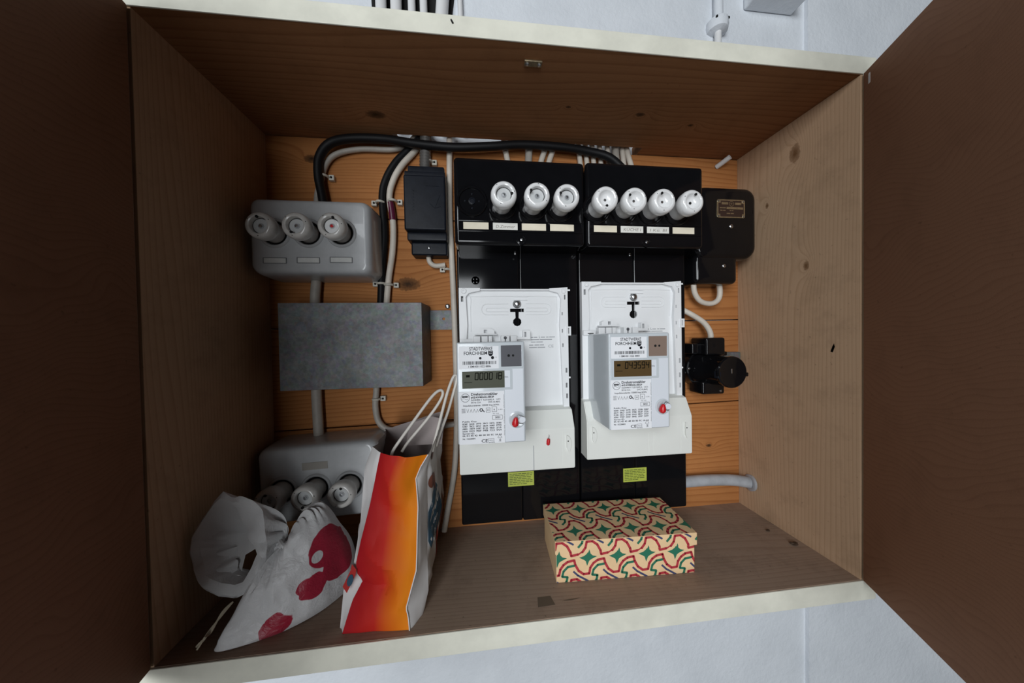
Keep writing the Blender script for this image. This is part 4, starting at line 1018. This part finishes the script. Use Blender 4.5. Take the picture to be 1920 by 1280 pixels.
# ------------------------------------------------------------------ knotted carrier bag
t = thing('plastic_bag', 'knotted thin white plastic carrier bag with red print, slumped at the front left', 'bag', W(100, 130, 0))
def crinkle(p, amp, f, seed):
    """sharp film creases: ridged noise, pushed towards the viewer and up"""
    q = Vector((p.x * f + seed, p.y * f, p.z * f)); r_ = 1 - 2 * abs(noise.noise(q)); r2 = 1 - 2 * abs(noise.noise(q * 2.3 + Vector((5, 3, 1))))
    return p + Vector((0.25, -0.8, 0.55)) * (amp * (0.7 * r_ + 0.35 * r2) / 1000)
K = Vector((100, 136, 84))        # the knot (x, d, z)
RIM = [(52, 179), (80, 176), (110, 164), (138, 145), (157, 120), (166, 98), (158, 70), (120, 58), (80, 64), (56, 90), (46, 128), (46, 162)]
NT, NP = 150, 34
def rim(a):
    k = a * len(RIM); i = int(k) % len(RIM); f = k - int(k); p0, p1, p2, p3 = (Vector(RIM[(i + j) % len(RIM)]) for j in (-1, 0, 1, 2))
    return 0.5 * ((2 * p1) + (p2 - p0) * f + (2 * p0 - 5 * p1 + 4 * p2 - p3) * f * f + (3 * p1 - p0 - 3 * p2 + p3) * f ** 3)
rows = []
for j in range(NP + 1):
    s_ = j / NP; row = []
    for k in range(NT):
        a = k / NT; R2 = rim(a); dirr = (R2 - Vector((K.x, K.y)))
        rightness = max(0, min(1, (dirr.x + 15) / 70)); frontness = max(0, min(1, dirr.y / 45)); leftness = max(0, min(1, -dirr.x / 45))
        bulge = 14 + 40 * rightness - 12 * frontness - 6 * leftness
        e = s_ ** 0.9
        z = K.z * (1 - s_ ** (1.5 + 1.2 * rightness)) + bulge * math.sin(math.pi * s_) * (1 - s_) ** 0.4
        fold = math.sin(a * 2 * math.pi * 15 + 4 * math.sin(a * 17)) + 0.6 * math.sin(a * 2 * math.pi * 29 + 1)
        z += fold * 4.2 * math.sin(math.pi * min(1, s_ * 1.5)) * (1 - s_) if s_ < 0.667 else 0
        p = W(K.x + dirr.x * e, K.y + dirr.y * e, max(z, 0.4))
        if j > 0:
            w_ = min(1, s_ * 2.2) * (1.0 if s_ < 0.95 else 0.35)
            p = wr(p, 7 * w_, 20, 2.0); p = crinkle(p, 6.5 * w_, 20, 1.7)
        p.z = max(p.z, Z0 + 0.0004); row.append(p)
    rows.append(row)
MB().grid(rows, close=True).build('body', 'film_printed', t, angle=40)
# open mouth of the bag, turned to the viewer: outer rim, hem, lining with the slit handle
OUTC = [(37, 160), (48, 150), (55, 153), (68, 144), (77, 131), (83, 102), (83, 76), (79, 54), (67, 42), (52, 35), (35, 41), (21, 54), (10, 74), (5, 93), (8, 115), (15, 130), (27, 148)]
INC = [(43, 145), (52, 135), (54, 122), (60, 106), (69, 90), (73, 82), (69, 68), (61, 54), (51, 51), (38, 56), (25, 68), (17, 88), (15, 110), (20, 125), (29, 140)]
SLIT = [(70, 86), (54, 77), (49, 57), (60, 54)]
CEN = Vector((46, 95))
def by_angle(loop, n, c):
    """resample a closed outline at n equal angles around c"""
    out = []
    for k in range(n):
        a = 2 * math.pi * k / n; d_ = Vector((math.cos(a), math.sin(a))); best = None
        for i in range(len(loop)):
            p, q = Vector(loop[i]) - c, Vector(loop[i - 1]) - c; e = q - p; den = d_.x * e.y - d_.y * e.x
            if abs(den) < 1e-9: continue
            r_ = (p.x * e.y - p.y * e.x) / den; u_ = (p.x * d_.y - p.y * d_.x) / den
            if r_ > 0 and -1e-6 <= u_ <= 1 + 1e-6: best = r_ if best is None else max(best, r_)
        out.append((c + d_ * (best or 1.0), a))
    return out
NA = 96
OUT_ = by_angle(OUTC, NA, CEN); IN_ = by_angle(INC, NA, CEN)
SC = Vector((58.5, 68)); SL_ = by_angle(SLIT, NA, SC)
def dep_out(a): return 149 - 5 * math.sin(a) - 3 * math.cos(a) + 1.5 * math.sin(5 * a)
outer3 = [crinkle(W(p.x, dep_out(a), p.y), 2.0, 60, 4) for p, a in OUT_]
for p in outer3: p.x = max(p.x, 0.0015)
# neck: from the knot back around to the rim
rows = []
for j in range(17):
    s_ = j / 16; row = []
    for k in range(NA):
        a = 2 * math.pi * k / NA
        base = W(K.x - 3, K.y + 4 * math.cos(a), K.z + 4 * math.sin(a)); f = s_ ** 1.35
        p = base.lerp(outer3[k], f)
        if 0 < j < 16:
            g = math.sin(math.pi * s_); p = p + Vector((0.004 * g * math.cos(a * 11), 0.016 * g, 0.003 * g * math.sin(a * 13))); p = crinkle(p, 4.0 * g, 30, 6)
            p.x = max(p.x, 0.0012)
        row.append(p)
    rows.append(row)
mb = MB().grid(rows, close=True)
def in_slit(c_):
    x, z = c_.x * 1000, (c_.z - Z0) * 1000
    return 44 < x < 78 and 40 < z < 92 and z < 92 - (70 - x) * 0.3
keep = [i for i, f in enumerate(mb.f) if not in_slit(sum((mb.v[j] for j in f), Vector()) / 4) or max(-mb.v[j].y for j in f) > 0.1445]
mb.f = [mb.f[i] for i in keep]; mb.sm = [mb.sm[i] for i in keep]
mb.build('neck', 'film', t, angle=40)
rows = [outer3]
for q in (0.33, 0.7, 1.0):
    row = []
    for k in range(NA):
        a = OUT_[k][1]; p2 = OUT_[k][0].lerp(IN_[k][0], q); d_ = dep_out(a) + 4.5 * math.sin(math.pi * min(q, 0.8)) - 3.0 * q
        p = crinkle(W(p2.x, d_, p2.y), 1.8, 60, 9); p.x = max(p.x, 0.002); row.append(p)
    rows.append(row)
hem_in = rows[-1]
MB().grid(rows, close=True).build('hem', 'film', t, angle=40)
rows = [hem_in]
# start index of the slit outline is rotated to the nearest angle so the rings do not twist
for j in range(1, 12):
    q = j / 11; row = []
    for k in range(NA):
        b_ = W(SL_[k][0].x, 139, SL_[k][0].y); p = hem_in[k].lerp(b_, q)
        g = math.sin(math.pi * q); p = p + Vector((0, 0.012 * g, 0)); p = crinkle(p, 5.0 * g, 42, 12) if j < 11 else p
        p.x = max(p.x, 0.0025); row.append(p)
    rows.append(row)
MB().grid(rows, close=True).build('mouth_lining', 'film', t, angle=40)
MB().tube([W(94, 139, 90), W(101, 145, 88), W(106, 142, 80), W(101, 133, 78), W(95, 136, 83), W(97, 144, 88), W(105, 145, 84)], 3.0, 8, 6).build('knot', 'film', t)
for i, (x, d_, z) in enumerate(((30, 176, 2), (34, 174, 8), (26, 172, 1), (38, 178, 14))):
    MB().tube([W(55, 160, 38), W(49, 167, 30 + i), W(40 + i, 174, 18), W(x + 4, d_ + 2, z + 5), W(x, d_, z)], 0.9, 6, 5, flat=0.4).build('loose_strip', 'raffia', t)

# ------------------------------------------------------------------ crumbs on the cabinet floor
for (x, d_, lab, rr_) in ((824, 83, 'small dry crumb on the cabinet floor, farther from the front', 2.6), (833, 118, 'cluster-like dry leaf crumb on the cabinet floor near the right door', 4.2)):
    mb = MB(); random.seed(int(x))
    pts = []
    b = bmesh.new(); bmesh.ops.create_icosphere(b, subdivisions=2, radius=rr_ / 1000)
    for v in b.verts:
        v.co *= random.uniform(0.5, 1.3); v.co.z *= 0.5; v.co.x *= 1.4
    lo = min(v.co.z for v in b.verts)
    for v in b.verts: v.co += W(x, d_, 0.1) - Vector((0, 0, lo))
    tag(mb.bm(b).build('crumb', 'crumb', angle=10), lab, 'crumb', 'crumbs on the floor')
tag(MB().add([W(850 - 0.3, 157 + 3 * math.cos(k) * (1 if k % 2 else 0.4), 313 + 7 * math.sin(k * 1.3)) for k in range(9)], [tuple(range(9))], False).build('dark_smear', 'crumb'), 'dark smear on the cabinet\'s right side board', 'smear')
